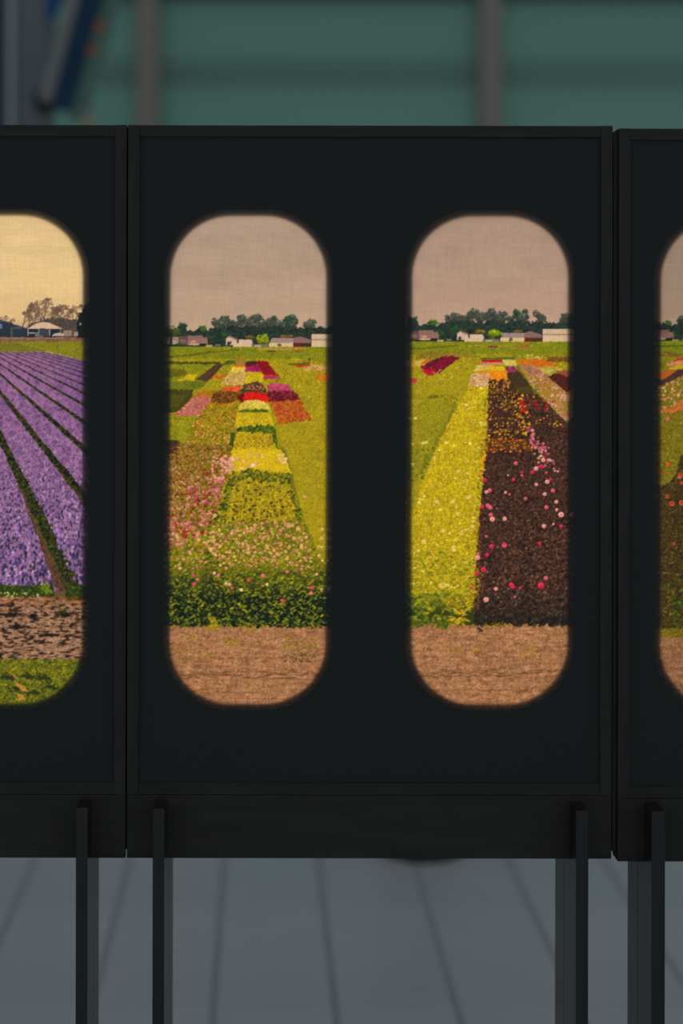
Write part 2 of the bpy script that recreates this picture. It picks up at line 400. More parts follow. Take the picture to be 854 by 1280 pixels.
def print_w1(p):
    p.sky(SKYC, 440); skyline(p, 0, 0)
    p.fill(R_(100, 434, 500, 458), FARG, jit=.3, grain=.10)
    p.fill([(200, 446), (230, 444.5), (262, 440), (300, 436.5), (300, 438), (262, 442), (230, 446.5), (200, 449)], [(82, 88, 18), (104, 98, 26)], jit=.6)
    p.fill(R_(200, 449, 500, 560), YG, jit=.4, grain=.12)
    p.fill(R_(322, 435, 384, 438.5), [(176, 128, 70), (160, 150, 40)], jit=.9); p.fill(R_(334, 438.6, 346, 440.6), [(92, 62, 34)], jit=.5); p.fill([(369, 439.5), (374, 437), (381, 438), (379, 440.3)], [(168, 82, 56)], jit=.4)
    p.fill(R_(375, 436, 408, 452), [(124, 128, 20), (150, 138, 30)], jit=.6, alpha=.6)
    p.fill([(214, 452), (240, 453), (276, 453), (276, 456), (240, 456), (212, 457)], [(58, 66, 16), (88, 92, 18)], jit=1.0)
    # left patches
    p.fill([(200, 456), (272, 456), (246, 480), (200, 486)], [(120, 124, 12), (150, 142, 12)], jit=.8); p.fill([(200, 464), (228, 462), (236, 468), (212, 474), (200, 474)], [(92, 88, 20), (110, 108, 16)], jit=1)
    p.fill([(232, 470), (248, 468), (243, 477), (222, 477)], YY, jit=.8); p.fill([(214, 478), (236, 476), (262, 478), (256, 488), (214, 489)], [(98, 108, 12), (122, 126, 12)], jit=1)
    p.fill([(272, 455), (282, 455.5), (272, 466), (261, 478), (245, 475)], [(72, 52, 42), (92, 66, 52), (60, 46, 38)], jit=.8)
    p.fill([(281, 454), (288, 450), (295, 450), (295, 456), (281, 457)], [(64, 86, 20), (90, 106, 20)], jit=.8); p.fill([(293, 450), (301, 447.5), (310, 451), (309, 455), (294, 455)], [(164, 128, 64), (140, 120, 40)], jit=.8)
    p.fill([(284, 457), (294, 457), (284, 470), (270, 470)], YG, jit=.5); p.fill(R_(294, 456, 307, 458.6), [(206, 104, 22)], jit=.6)
    p.fill([(291, 459), (308, 459), (306, 465.5), (288, 466)], [(222, 188, 110), (230, 190, 60), (226, 200, 140)], jit=.7)
    p.fill([(268, 469.5), (285, 470), (283, 473.4), (265, 473.4)], [(190, 92, 18), (208, 116, 22)], jit=.6)
    p.fill([(264, 474), (284, 473), (278, 490), (250, 489)], [(150, 140, 10), (170, 152, 12)], jit=.7)
    p.fill([(287, 466), (308, 465), (309, 483), (277, 481)], [(168, 146, 60), (206, 168, 108), (182, 150, 40)], jit=.9, grain=.25)
    p.dots([(287, 466), (308, 465), (309, 483), (277, 481)], 70, .7, [(226, 186, 140), (212, 160, 110)])
    p.fill([(308, 464), (328, 465), (331, 478), (308, 483)], YY, jit=.6)
    p.fill([(308, 453.5), (313, 452), (323, 452), (321, 460), (307, 460)], [(70, 34, 40), (88, 44, 44)], jit=.8); p.fill([(307.5, 459), (322, 457), (329, 459), (328, 465), (307.5, 465)], [(150, 28, 84), (176, 44, 118), (132, 20, 70)], jit=.8)
    p.fill([(321, 452), (335, 452.5), (344, 462), (351, 472), (331, 470), (326, 463)], [(116, 8, 32), (158, 20, 42), (96, 14, 36)], jit=.9)
    p.fill([(331, 469), (346, 469), (352, 473.5), (330, 475)], [(170, 44, 82), (186, 70, 100), (150, 24, 40)], jit=.7)
    # right yellow field
    p.fill([(336, 455), (410, 455), (410, 700), (392, 700), (366, 590), (347, 532), (380, 522), (352, 474)], [(144, 134, 8), (164, 147, 8), (180, 157, 12)], jit=.8, grain=.15, spread=.4)
    p.dots([(350, 458), (407, 466), (407, 540), (392, 540)], 60, .8, [(214, 186, 110), (206, 190, 60)], a=.7)
    p.fill([(364, 455.5), (388, 456), (391, 460), (372, 459.5)], [(172, 40, 22), (190, 66, 30)], jit=.6); p.fill([(374, 459), (392, 457), (410, 455), (410, 464), (384, 463.5)], [(196, 150, 96), (176, 134, 60), (214, 176, 118)], jit=1)
    p.fill([(360, 455), (388, 453), (388, 455.5), (362, 457)], [(94, 100, 16)], jit=.5); p.fill([(391, 470), (410, 466), (410, 479), (400, 476)], [(190, 108, 26), (206, 128, 40)], jit=1.2)
    p.dots(R_(365, 449, 380, 452), 10, 1.1, [(184, 166, 70)], asp=.5); p.blob(387.5, 449.5, 1.2, 1.2, (34, 42, 30)); p.blob(389, 445, .5, 3, (190, 168, 110), a=.6)
    # middle beds
    p.fill([(200, 488), (243, 488), (240, 499), (226, 513), (200, 520)], [(52, 54, 24), (76, 72, 22), (62, 58, 30)], jit=1.0)
    p.fill([(214, 494), (236, 494), (222, 510), (214, 512)], [(82, 82, 18), (96, 92, 20)], jit=1, alpha=.6)
    p.fill([(249, 490), (270, 489), (266, 498), (243, 497)], [(160, 98, 18), (182, 116, 28), (140, 110, 16)], jit=.9)
    pk = [(244, 496), (266, 497), (252, 520), (217, 521)]
    p.fill(pk, [(168, 96, 80), (192, 112, 104), (150, 88, 66)], jit=1.2, grain=.22); p.dots(pk, 130, .95, [(206, 124, 122), (190, 84, 96), (214, 146, 130)])
    p.fill([(200, 521), (248, 521), (236, 556), (200, 560)], [(122, 124, 14), (146, 140, 16), (158, 150, 20)], jit=1, grain=.18)
    gf = [(264, 503), (300, 504), (295, 540), (290, 562), (230, 560), (245, 525)]
    p.fill(gf, [(112, 100, 14), (142, 124, 16), (162, 140, 20)], jit=1.2, grain=.24)
    p.dots(gf, 110, .95, [(226, 136, 28), (216, 116, 30)], bias=lambda x, y: np.clip((535-y)/40+.2, .1, 1)); p.dots(gf, 110, 1.0, [(226, 158, 92), (214, 172, 110), (200, 110, 60)], bias=lambda x, y: np.clip((y-515)/30, .05, 1))
    p.fill([(266, 494), (277, 488), (301, 490), (302, 500), (286, 505), (264, 503)], [(78, 46, 26), (118, 78, 28), (148, 94, 30), (66, 40, 30)], jit=1.3, grain=.3, spread=.8)
    p.fill([(279, 484), (301, 482), (302, 490), (277, 490)], [(206, 70, 40), (224, 100, 70), (180, 60, 30)], jit=1.1, grain=.25)
    p.fill([(300, 489), (306, 481), (316, 478), (328, 478), (335, 491), (316, 493), (302, 492)], [(60, 54, 36), (84, 72, 44), (112, 82, 56), (52, 48, 34)], jit=1.2, grain=.3, spread=.8)
    p.dots([(303, 484), (328, 479), (332, 488), (306, 489)], 22, .9, [(206, 130, 110), (214, 110, 90)])
    p.fill([(334, 481), (344, 479), (360, 480), (366, 490), (336, 491)], [(176, 58, 98), (200, 86, 132), (150, 40, 80)], jit=1.2, grain=.22)
    p.fill([(334, 490), (366, 488), (377, 500), (352, 503), (337, 503)], [(84, 22, 36), (124, 34, 50), (104, 60, 34), (144, 30, 80)], jit=1.2, grain=.3, spread=.8)
    p.fill([(298, 496), (308, 491), (320, 490), (334, 492), (337, 503), (320, 502), (303, 504)], [(196, 14, 22), (226, 40, 30), (170, 10, 30)], jit=1.0, grain=.22); p.fill([(298, 495), (306, 492), (304, 504), (299, 501)], [(80, 24, 30), (120, 24, 32)], jit=1)
    ro = [(337, 503), (376, 500), (382, 511), (391, 525), (371, 527), (350, 531)]
    p.fill(ro, [(160, 76, 30), (188, 104, 40), (150, 110, 24)], jit=1.3, grain=.25); p.dots(ro, 120, 1.0, [(190, 52, 44), (204, 84, 50), (170, 34, 50)])
    # centre column of beds
    p.fill([(296, 515), (302, 505), (312, 500), (324, 500), (336, 506), (339, 516)], [(196, 176, 40), (222, 200, 92), (180, 164, 20)], jit=.9, grain=.2); p.dots([(300, 506), (314, 500), (330, 502), (337, 510), (330, 508), (312, 505)], 34, 1.0, [(236, 214, 150), (228, 196, 110)])
    p.fill([(298, 513), (336, 512), (337, 516), (297, 516.5)], [(62, 88, 10), (98, 116, 10)], jit=1.2)
    p.fill([(297, 516), (338, 516), (344, 533), (293, 535)], YY, jit=.7)
    p.fill([(294, 540), (342, 540), (348, 563), (291, 563)], [(164, 138, 10), (190, 160, 14), (200, 170, 20)], jit=.6, grain=.22); p.dots([(294, 546), (342, 544), (346, 560), (292, 561)], 110, .75, [(132, 98, 16), (112, 88, 18), (150, 120, 20)])
    p.fill([(298, 535), (312, 532), (338, 531), (346, 538), (348, 561), (345, 561), (341, 542), (296, 541)], [(44, 66, 10), (86, 104, 12), (110, 122, 14)], jit=1.6, grain=.35, spread=.8)
    p.fill([(290, 540), (296, 541), (292, 562), (287, 562)], [(52, 72, 14), (86, 96, 14)], jit=1.2)
    p.fill([(289, 563), (352, 562), (366, 592), (286, 594)], [(196, 164, 6), (216, 184, 8), (206, 176, 14)], jit=.8, grain=.14)
    p.dots(R_(308, 564, 338, 574), 22, 1.5, [(230, 186, 120), (224, 170, 116)], a=.7); p.dots([(347, 570), (355, 567), (361, 580), (354, 580)], 16, 1.6, [(236, 190, 166), (226, 170, 140)]); p.dots(R_(312, 578, 322, 583), 5, 2.0, [(232, 180, 150)])
    # left flower field
    lf = [(226, 554), (292, 558), (284, 600), (278, 640), (272, 668), (205, 700), (205, 565)]
    p.fill(lf, [(104, 84, 22), (134, 112, 28), (156, 128, 36), (84, 72, 20)], jit=1.4, grain=.3, spread=.7)
    p.fill([(200, 545), (226, 552), (222, 566), (200, 574)], [(58, 46, 34), (74, 56, 36)], jit=1.4)
    p.dots(lf, 900, rs(1.6), [(194, 116, 112), (208, 140, 130), (180, 96, 104), (204, 150, 120), (196, 120, 120), (150, 112, 36)], a=.85)
    p.dots(lf, 210, rs(1.6), [(132, 36, 34), (156, 44, 42), (108, 44, 32)]); p.leaves(lf, 200, 1.3, [(92, 84, 20), (120, 110, 22), (74, 70, 22)], a=.8); p.dots([(232, 610), (256, 604), (280, 590), (282, 632), (240, 630)], 60, 1.6, [(190, 96, 124), (200, 120, 140), (180, 66, 108)])
    p.dots([(262, 572), (292, 568), (288, 600), (268, 600)], 50, 1.8, [(216, 138, 132), (222, 160, 146)]); p.dots(R_(286, 574, 306, 588), 9, 2.6, [(232, 172, 150)], eye=(214, 130, 110))
    # dark-spotted yellow bush
    bu = [(282, 606), (292, 592), (312, 588), (352, 590), (364, 598), (370, 618), (380, 655), (266, 660)]
    p.fill(bu, [(136, 124, 10), (170, 148, 10), (188, 160, 12), (104, 100, 14)], jit=1.6, grain=.3, spread=.7)
    p.leaves(bu, 380, 2.0, [(186, 162, 12), (204, 174, 18), (160, 146, 10)]); p.dots(bu, 170, 1.35, [(60, 42, 16), (84, 52, 18), (48, 46, 16), (120, 70, 20)], asp=.8)
    gb = [(284, 604), (292, 590), (316, 586), (350, 594), (362, 590), (368, 612), (382, 655), (374, 655), (360, 606), (312, 598), (292, 604), (284, 640), (276, 640)]
    p.leaves(gb, 330, 1.9, [(62, 84, 14), (90, 108, 14), (46, 66, 16), (120, 128, 14)])
    p.leaves([(270, 640), (284, 625), (284, 660), (264, 690), (262, 664)], 110, 2, [(50, 62, 20), (74, 84, 18)])
    p.blob(269.5, 645, 2.6, 2.4, (226, 190, 120)); p.blob(269.5, 645.3, 1.1, 1, (206, 150, 60)); p.blob(381.8, 621, 2.2, 2.2, (222, 160, 110)); p.blob(288, 600, 2.2, 1.6, (150, 40, 40))
    # near pink flowers and leaves
    nf = [(205, 672), (266, 656), (300, 652), (380, 650), (392, 674), (408, 720), (408, 796), (205, 796)]
    p.fill(nf, [(88, 88, 16), (122, 118, 16), (144, 134, 18)], jit=1.5, grain=.3, spread=.6)
    m = (p.Y > 706+5*p.noise(14)) & inpoly(p.X, p.Y, nf)
    k = np.clip((p.Y-700)/50, 0, 1)[..., None]; dk = np.stack([28+12*p.g2, 38+14*p.g2, 24+6*p.g2], -1)
    p.C = np.where(m[..., None], p.C*(1-k)+dk*k, p.C)
    p.leaves(nf, 2300, lambda y: 1.3+1.0*np.clip((y-660)/110, 0, 1), [(150, 144, 20), (126, 132, 20), (176, 160, 26), (92, 108, 20), (112, 120, 18)], bias=lambda x, y: np.clip(1.15-(y-655)/130, .2, 1))
    p.leaves([(205, 715), (404, 715), (400, 782), (205, 782)], 620, 2.1, [(116, 124, 18), (92, 106, 18), (138, 138, 22), (66, 80, 18), (40, 50, 22)])
    p.leaves([(256, 690), (272, 680), (280, 770), (252, 770)], 90, 2.2, [(38, 48, 26), (50, 60, 26)], a=.8)
    fl = [(222, 172, 128), (212, 134, 112), (220, 152, 130), (202, 112, 106), (220, 180, 100)]
    p.dots([(268, 658), (300, 653), (378, 651), (394, 700), (398, 712), (280, 712), (262, 690)], 360, 1.55, fl, eye=(196, 100, 110), bias=lambda x, y: np.clip(1.2-(y-655)/70, .12, 1))
    p.dots([(205, 664), (266, 664), (262, 712), (210, 716)], 90, 1.5, fl, eye=(190, 90, 100)); p.dots([(205, 655), (262, 650), (258, 668), (210, 690)], 80, 1.9, [(190, 104, 104), (206, 134, 126), (150, 44, 44)])
    for x, y, r, c in ((244, 731, 2.4, 0), (248, 725, 2, 1), (243, 720, 2.1, 0), (226, 711, 2, 2), (284, 730, 2, 2), (288, 731, 2, 2), (291, 736, 2, 0), (303, 738, 2.2, 3), (312, 726, 2.1, 0), (330, 720, 2.8, 1), (354, 751, 2.4, 0), (335, 731, 2.1, 2), (360, 715, 2.3, 1), (378, 712, 2, 1), (391, 735, 2.4, 0), (390, 742, 2.5, 1), (403, 737, 1.6, 2), (397, 718, 1.8, 2), (269, 717, 2.1, 2), (274, 720, 2.2, 1)):
        cc = [(214, 70, 110), (220, 110, 120), (230, 176, 150), (232, 206, 150)][c]; p.blob(x, y, r, r*.95, cc); p.blob(x-.5, y-.7, r*.5, r*.4, np.minimum(255, np.array(cc)*1.25), a=.7)
    p.dots([(398, 660), (408, 650), (408, 705), (400, 700)], 14, 2, [(220, 186, 110), (206, 170, 80)])
    soil(p, 784)
    p.leaves([(205, 772), (404, 772), (402, 786), (205, 785)], 170, 2.5, [(60, 74, 22), (90, 104, 20), (124, 128, 24), (38, 46, 22)]); p.leaves([(262, 768), (272, 765), (276, 786), (260, 788)], 40, 2.4, [(182, 152, 24), (160, 140, 24)])
    for a, b, c, d, n in ((355, 797, 400, 812, 60), (280, 798, 300, 806, 24), (215, 806, 240, 814, 22), (255, 816, 270, 824, 18), (300, 780, 325, 790, 40), (225, 794, 250, 800, 16), (300, 850, 330, 866, 18), (220, 820, 235, 828, 14), (285, 802, 330, 812, 14)):
        p.leaves(R_(a, b, c, d), n, 1.7, [(150, 128, 30), (120, 112, 26), (168, 140, 40)], asp=.35)
    p.leaves(R_(355, 816, 400, 828), 46, 2, [(96, 80, 34), (74, 58, 30)], asp=.3)

def print_w2(p):
    p.sky([(y, (c[0]*.985, c[1]*.965, c[2]*.97)) for y, c in SKYC], 436); skyline(p, 289, -7)
    p.fill(R_(400, 427, 800, 452), FARG, jit=.3, grain=.1)
    p.fill([(505, 435.5), (540, 434), (575, 431), (575, 432.3), (540, 436), (505, 438)], [(90, 92, 18), (104, 98, 24)], jit=.5); p.fill(R_(586, 431.5, 668, 433.4), [(176, 128, 80), (164, 150, 50), (150, 90, 50)], jit=.9); p.fill([(646, 434.6), (655, 431), (664, 431.5), (660, 434.8)], [(166, 84, 62)], jit=.4); p.fill(R_(610, 432, 623, 434.5), [(120, 66, 44)], jit=.5)
    p.fill([(505, 444), (800, 440), (800, 520), (505, 520)], YG, jit=.4, grain=.12)
    p.fill(R_(640, 434, 712, 450), [(116, 124, 16), (140, 136, 20)], jit=.6, alpha=.7)
    p.fill([(520, 446), (530, 441.5), (544, 439), (552, 443), (548, 447), (520, 449)], [(104, 104, 20), (150, 118, 50), (82, 90, 20)], jit=.9); p.fill([(552, 446), (560, 441), (580, 441), (596, 445), (596, 448), (570, 447)], [(150, 124, 40), (124, 112, 26), (164, 136, 60)], jit=.9)
    p.fill([(505, 453), (534, 449), (532, 457), (505, 459)], [(216, 180, 110), (206, 170, 70), (190, 150, 40)], jit=1); p.fill([(532, 449), (541, 448), (534, 455), (526, 456)], [(200, 112, 50)], jit=1)
    # big yellow-green field
    p.fill([(505, 460), (530, 458), (549, 468), (580, 446), (604, 447), (612, 470), (611, 500), (600, 660), (590, 790), (505, 790)], [(140, 132, 8), (162, 147, 8), (178, 157, 10)], jit=.7, grain=.12, spread=.4)
    cr = [(540, 453), (552, 446), (566, 444.5), (576, 447), (562, 457), (549, 466.5), (538, 468), (526, 458)]
    p.fill(cr, [(96, 12, 40), (130, 20, 56), (78, 20, 44)], jit=.9, grain=.25); p.fill([(536, 452), (551, 447), (546, 455), (534, 458)], [(76, 36, 50)], jit=1, alpha=.8); p.fill([(526, 463), (546, 461), (548, 467), (538, 469.5)], [(190, 52, 66), (166, 20, 50)], jit=1.1); p.dots(cr, 40, .8, [(170, 26, 70), (190, 60, 110)]); p.blob(519, 476, 3.2, 3.4, (186, 70, 80))
    p.dots([(520, 470), (560, 460), (575, 470), (540, 480)], 36, 1.0, [(220, 190, 120), (206, 176, 90)], a=.7); p.dots([(560, 460), (584, 446), (596, 448), (580, 464)], 26, .8, [(212, 190, 90)], a=.6)
    # strips in the middle distance
    p.fill([(602, 449), (628, 449.5), (629, 452.5), (603, 453)], [(186, 40, 28), (170, 26, 26)], jit=.6); p.fill([(600, 448), (644, 446), (644, 449), (602, 450)], [(84, 96, 18), (110, 112, 18)], jit=.7)
    p.fill([(601, 453), (629, 452.6), (630, 456), (600, 457)], [(206, 142, 120), (190, 120, 96)], jit=.6); p.fill([(596, 457), (616, 456), (614, 465), (592, 464)], [(204, 170, 70), (214, 184, 110)], jit=.8); p.fill([(598, 463), (614, 461), (613, 468), (592, 468)], [(206, 142, 40), (190, 150, 30)], jit=.9)
    p.fill([(628, 450), (643, 449.5), (648, 458), (632, 457)], [(216, 196, 120), (200, 180, 90)], jit=.7); p.fill([(643, 449), (660, 449), (684, 449), (700, 457), (672, 459), (652, 455)], [(198, 92, 24), (214, 118, 30), (180, 84, 40)], jit=1.0); p.dots(R_(655, 443, 685, 449), 30, 1.1, [(206, 178, 110), (190, 160, 70)]); p.fill(R_(684, 446, 712, 452), [(110, 70, 36), (130, 92, 30)], jit=1)
    p.fill([(615, 458.5), (630, 458), (633, 464), (614, 464)], [(206, 172, 10), (220, 186, 16)], jit=.7); p.fill([(614, 463.5), (633, 463), (637, 475), (611, 475)], [(222, 130, 8), (232, 148, 14)], jit=.8)
    p.fill([(632, 458), (643, 457.5), (652, 466), (638, 470)], [(108, 36, 70), (134, 60, 92), (80, 34, 50)], jit=.9); p.dots([(633, 459), (642, 458), (648, 468), (637, 470)], 18, 1.1, [(186, 70, 130), (166, 50, 110)])
    p.fill([(634, 466), (650, 464), (662, 480), (676, 494), (650, 498), (640, 484)], [(62, 42, 38), (76, 58, 44), (54, 40, 34)], jit=.8); p.fill([(644, 483), (662, 482), (672, 494), (652, 497)], [(80, 72, 34)], jit=1, alpha=.7)
    ps = [(647, 455), (664, 456), (690, 468), (712, 488), (712, 530), (690, 508), (664, 480)]
    p.fill([(645, 456), (650, 457), (672, 486), (712, 532), (712, 540), (668, 490)], [(92, 98, 16), (110, 112, 18)], jit=.8); p.fill(ps, [(150, 120, 40), (166, 130, 60), (146, 124, 20)], jit=.9, grain=.2); p.dots(ps, 330, 1.15, [(206, 150, 132), (190, 120, 110), (214, 170, 146), (170, 100, 90)], bias=lambda x, y: np.where(np.abs((y-470)-(x-665)*.95) > 7, 1, .3))
    p.fill([(648, 455), (664, 457), (680, 466), (664, 470)], [(176, 124, 116), (150, 90, 90)], jit=1.2, alpha=.7); p.fill([(672, 459), (694, 457.5), (706, 461), (692, 467), (684, 468)], [(204, 182, 110), (180, 166, 80), (150, 148, 30)], jit=.9); p.fill([(684, 470), (698, 466), (712, 470), (712, 492), (700, 482)], [(72, 34, 34), (90, 46, 40)], jit=.9); p.fill([(694, 464), (712, 462), (712, 471)], [(150, 80, 60)], jit=1)
    # left field relief
    for (a, b, c, d, n) in ((534, 494, 554, 498, 30), (556, 494, 572, 506, 30)):
        p.leaves(R_(a, b, c, d), n, 1.3, [(84, 92, 10), (60, 74, 12)], a=.7)
    p.fill([(518, 505), (540, 498), (568, 504), (568, 520), (552, 545), (536, 580), (518, 600)], [(128, 128, 10), (150, 142, 12)], jit=2, alpha=.6, grain=.2)
    for t in np.linspace(0, 1, 90):
        x = 571-44*t+p.R.normal(0, 2.2); y = 505+88*t; p.blob(x, y, 1.3, 1.6, (100, 106, 12), a=.42)
    # pale dahlia patch and yellow flower bed
    pp = [(590, 467), (613, 467), (612, 484), (586, 482)]
    p.fill(pp, [(196, 146, 104), (214, 172, 130), (180, 130, 80)], jit=1.2, grain=.28); p.dots(pp, 60, 1.1, [(224, 180, 146), (206, 140, 120)])
    yb = [(588, 484), (612, 483), (609, 540), (601, 640), (596, 700), (594, 752), (512, 748), (512, 660), (530, 600), (552, 548), (570, 512)]
    p.fill(yb, [(166, 148, 8), (188, 164, 10), (202, 176, 14)], jit=1.0, grain=.18, spread=.5)
    p.C = np.where(inpoly(p.X, p.Y, yb)[..., None], p.C*(1+.08*p.noise(1.2, 7))[..., None], p.C)
    p.leaves(yb, 420, rs(1.4), [(120, 122, 10), (140, 134, 12), (96, 108, 14)], a=.55, bias=lambda x, y: np.clip((y-560)/150, .06, 1))
    p.dots(yb, 420, lambda y: .8+0.35*np.clip((y-500)/160, 0, 1), [(226, 196, 74), (232, 206, 110), (222, 190, 50)], a=.85, asp=.75, bias=lambda x, y: np.clip(1.15-(y-490)/230, .1, 1))
    p.dots(yb, 60, 1.9, [(232, 204, 120), (226, 190, 100)], asp=.75)
    for x, y, r in ((520, 523, 2.2), (530, 554, 2.4), (534, 553, 2.2), (516, 555, 2.2), (516, 580, 2.5), (567, 627, 2.6), (573, 642, 2.4), (547, 627, 2.8), (586, 622, 2.6), (555, 664, 2.8), (592, 658, 2.4), (531, 676, 2.6), (532, 679, 2.2), (568, 684, 2.8), (568, 708, 2.8), (585, 703, 2.6), (548, 707, 2.4), (540, 729, 2.2), (554, 732, 4), (560, 732, 3.4), (518, 692, 2.4), (573, 732, 2.2), (586, 722, 2)):
        p.blob(x, y, r, r*.8, (230, 204, 128)); p.blob(x, y+.5, r*.4, r*.3, (206, 170, 70), a=.7)
    p.leaves([(520, 560), (544, 560), (530, 600), (514, 612)], 40, 2, [(84, 100, 12), (110, 118, 12)], a=.8)
    # bottom foliage of the yellow bed
    lv = [(505, 742), (558, 738), (598, 748), (596, 784), (505, 784)]
    m = inpoly(p.X+p.n1*2, p.Y+p.n2*3, lv); k = np.clip((p.Y-738)/26, 0, 1)[..., None]
    p.C = np.where(m[..., None], p.C*(1-k*.9)+np.array((44, 56, 18))*k*.9, p.C)
    p.leaves([(512, 690), (600, 690), (596, 760), (512, 760)], 420, 2.2, [(150, 146, 14), (122, 128, 14), (176, 160, 16), (96, 108, 14)], a=.75); p.leaves([(512, 744), (566, 742), (566, 782), (512, 782)], 150, 3.2, [(126, 134, 20), (96, 112, 18), (150, 146, 26), (74, 92, 20)], asp=.5); p.leaves([(560, 745), (592, 750), (584, 784), (564, 782)], 110, 3.2, [(190, 158, 20), (206, 168, 26), (164, 144, 22)], asp=.28)
    # dark maroon bed
    mb = [(612, 474), (637, 474), (646, 491), (674, 493), (700, 520), (712, 532), (712, 784), (594, 784), (594, 752), (597, 690), (601, 640), (609, 540)]
    p.fill(mb, [(50, 36, 34), (70, 48, 44), (88, 60, 52), (44, 32, 32)], jit=1.3, grain=.35, spread=.8)
    p.dots(mb, 2600, lambda y: .75+.6*np.clip((y-500)/250, 0, 1), [(104, 74, 62), (134, 96, 80), (98, 68, 58), (120, 84, 70), (76, 50, 46), (32, 25, 26), (26, 22, 25), (36, 27, 28), (116, 66, 56)], a=.75)
    k = np.clip((p.Y-(738+6*p.n1))/40, 0, 1)*inpoly(p.X, p.Y, mb)*.6; p.C = p.C*(1-k[..., None])+np.array((26, 27, 30))*k[..., None]
    p.leaves([(596, 740), (712, 740), (712, 782), (598, 782)], 260, 2.2, [(52, 52, 50), (72, 66, 58), (36, 38, 42), (86, 76, 64)], a=.7)
    ed = [(594, 640), (602, 640), (600, 760), (592, 760)]; p.leaves(ed, 110, 2.4, [(164, 130, 30), (140, 92, 40), (180, 150, 30), (120, 80, 40)], asp=.3); p.leaves([(605, 500), (612, 490), (610, 560), (601, 640), (596, 640)], 150, 1.6, [(150, 140, 14), (104, 110, 14), (180, 160, 16)], asp=.5)
    OR = [(226, 156, 22), (232, 172, 44), (216, 134, 22)]
    p.dots([(613, 474), (637, 474), (646, 494), (640, 510), (611, 512)], 110, .85, OR, bias=lambda x, y: np.clip((508-y)/30, .25, 1)); p.dots([(611, 500), (650, 500), (660, 545), (609, 545)], 75, .85, OR); p.dots([(640, 485), (654, 490), (664, 530), (666, 545), (652, 540), (644, 510)], 60, 1.1, OR); p.dots([(608, 500), (616, 500), (612, 560), (604, 580)], 40, 1.0, OR); p.dots([(648, 488), (676, 494), (706, 524), (704, 535), (660, 530)], 30, 1.0, OR+[(214, 60, 50)])
    p.dots([(650, 500), (655, 500), (658, 516), (653, 516)], 16, 1.4, [(206, 30, 40)]); p.dots([(650, 496), (692, 502), (690, 512), (655, 514)], 22, 1.2, [(176, 40, 40), (150, 40, 50)])
    p.dots(R_(606, 536, 662, 545), 26, 1.1, OR); p.dots([(606, 546), (664, 546), (666, 564), (604, 566)], 64, 1.35, [(226, 116, 20), (232, 140, 30), (206, 96, 24)], asp=.75); p.fill([(606, 549), (660, 549), (664, 562), (604, 563)], [(120, 76, 34)], jit=2, alpha=.35); p.dots([(602, 560), (609, 560), (607, 590), (601, 596)], 16, 1.7, OR)
    PK = [(206, 110, 130), (214, 140, 150), (190, 80, 112), (222, 160, 150)]
    p.dots([(659, 534), (667, 534), (684, 560), (690, 575), (684, 584), (674, 580), (664, 556)], 62, 1.6, PK, eye=(170, 50, 90)); p.dots([(672, 556), (690, 560), (702, 590), (672, 592)], 16, 1.5, PK)
    big = [(606.5, 600, 2.8), (604, 589, 1.5), (613, 613, 2.7), (609, 615, 2.2), (603.5, 633.5, 2.6), (611, 632, 2.7), (614, 634.5, 2.7), (614.5, 643.5, 2.5), (616.5, 648.8, 3.2), (632, 648.5, 2.6), (645.8, 579, 2.4), (643, 599.5, 2.1), (633, 615.5, 1.8), (638, 618, 1.6), (658, 623, 2), (671.5, 605.5, 2.2), (671, 585.5, 2.8), (666.5, 590, 2.3), (677.5, 583, 2.6), (680, 575, 2.6), (685, 602, 2.7), (689, 599, 1.9), (692, 613, 2.5), (682, 617.5, 2.4), (696.5, 627, 2.4), (684, 634, 2.6), (697, 637, 2), (702.5, 643, 3.5), (681, 657.5, 2.6), (702.5, 657.5, 2.2), (615.5, 683, 2.8), (631.5, 681.5, 3), (610, 693.5, 2.6), (598.5, 692, 1.8), (598, 697, 3), (605.5, 712, 3.4), (597, 716.5, 2.8), (609, 738, 1), (640.5, 731, 3.2), (643, 733.5, 2.2), (677.5, 731.5, 4.2), (683.5, 722.5, 2.6), (621, 736, 2.4), (609, 749.5, 3.2), (590.5, 735, 2), (651, 735, 1.6), (645, 746.5, 1.4), (675.5, 679, 2.2), (609, 670.5, 1.6), (594, 706, 1), (653, 594, 1.5), (654, 590.5, 1.5), (636, 594, 1.2), (655, 595, 1.3), (631, 679, 1.8), (693, 655, 1.5)]
    for x, y, r in big:
        q = p.R.random(); c = (206, 40, 84) if q < .45 else (222, 96, 120) if q < .7 else (232, 158, 166)
        p.blob(x, y, r, r*.95, c); p.blob(x-.3, y-.6, r*.72, r*.55, np.minimum(255, np.array(c)*1.1+26), a=.7); p.blob(x, y+.2, r*.38, r*.34, (196, 26, 60) if q < .7 else (226, 70, 40), a=.85)
    p.dots(R_(690, 540, 712, 640), 60, .8, [(120, 84, 56), (136, 90, 60)], a=.5)
    soil(p, 781); p.leaves([(594, 770), (712, 772), (712, 784), (596, 782)], 110, 2.2, [(30, 30, 32), (46, 44, 42), (60, 54, 44)]); p.leaves([(596, 768), (606, 768), (604, 792), (598, 792)], 22, 2.6, [(44, 44, 44), (60, 56, 50)]); p.leaves([(512, 774), (566, 774), (566, 785), (512, 785)], 46, 2.6, [(70, 86, 20), (110, 118, 22)])
    for a, b, c, d, n in ((545, 808, 582, 816, 16), (592, 809, 602, 814, 9), (660, 810, 672, 815, 12), (650, 818, 662, 824, 9), (608, 778, 640, 784, 20), (596, 802, 604, 806, 4)):
        p.leaves(R_(a, b, c, d), n, 1.8, [(170, 138, 30), (150, 124, 30)], asp=.35)

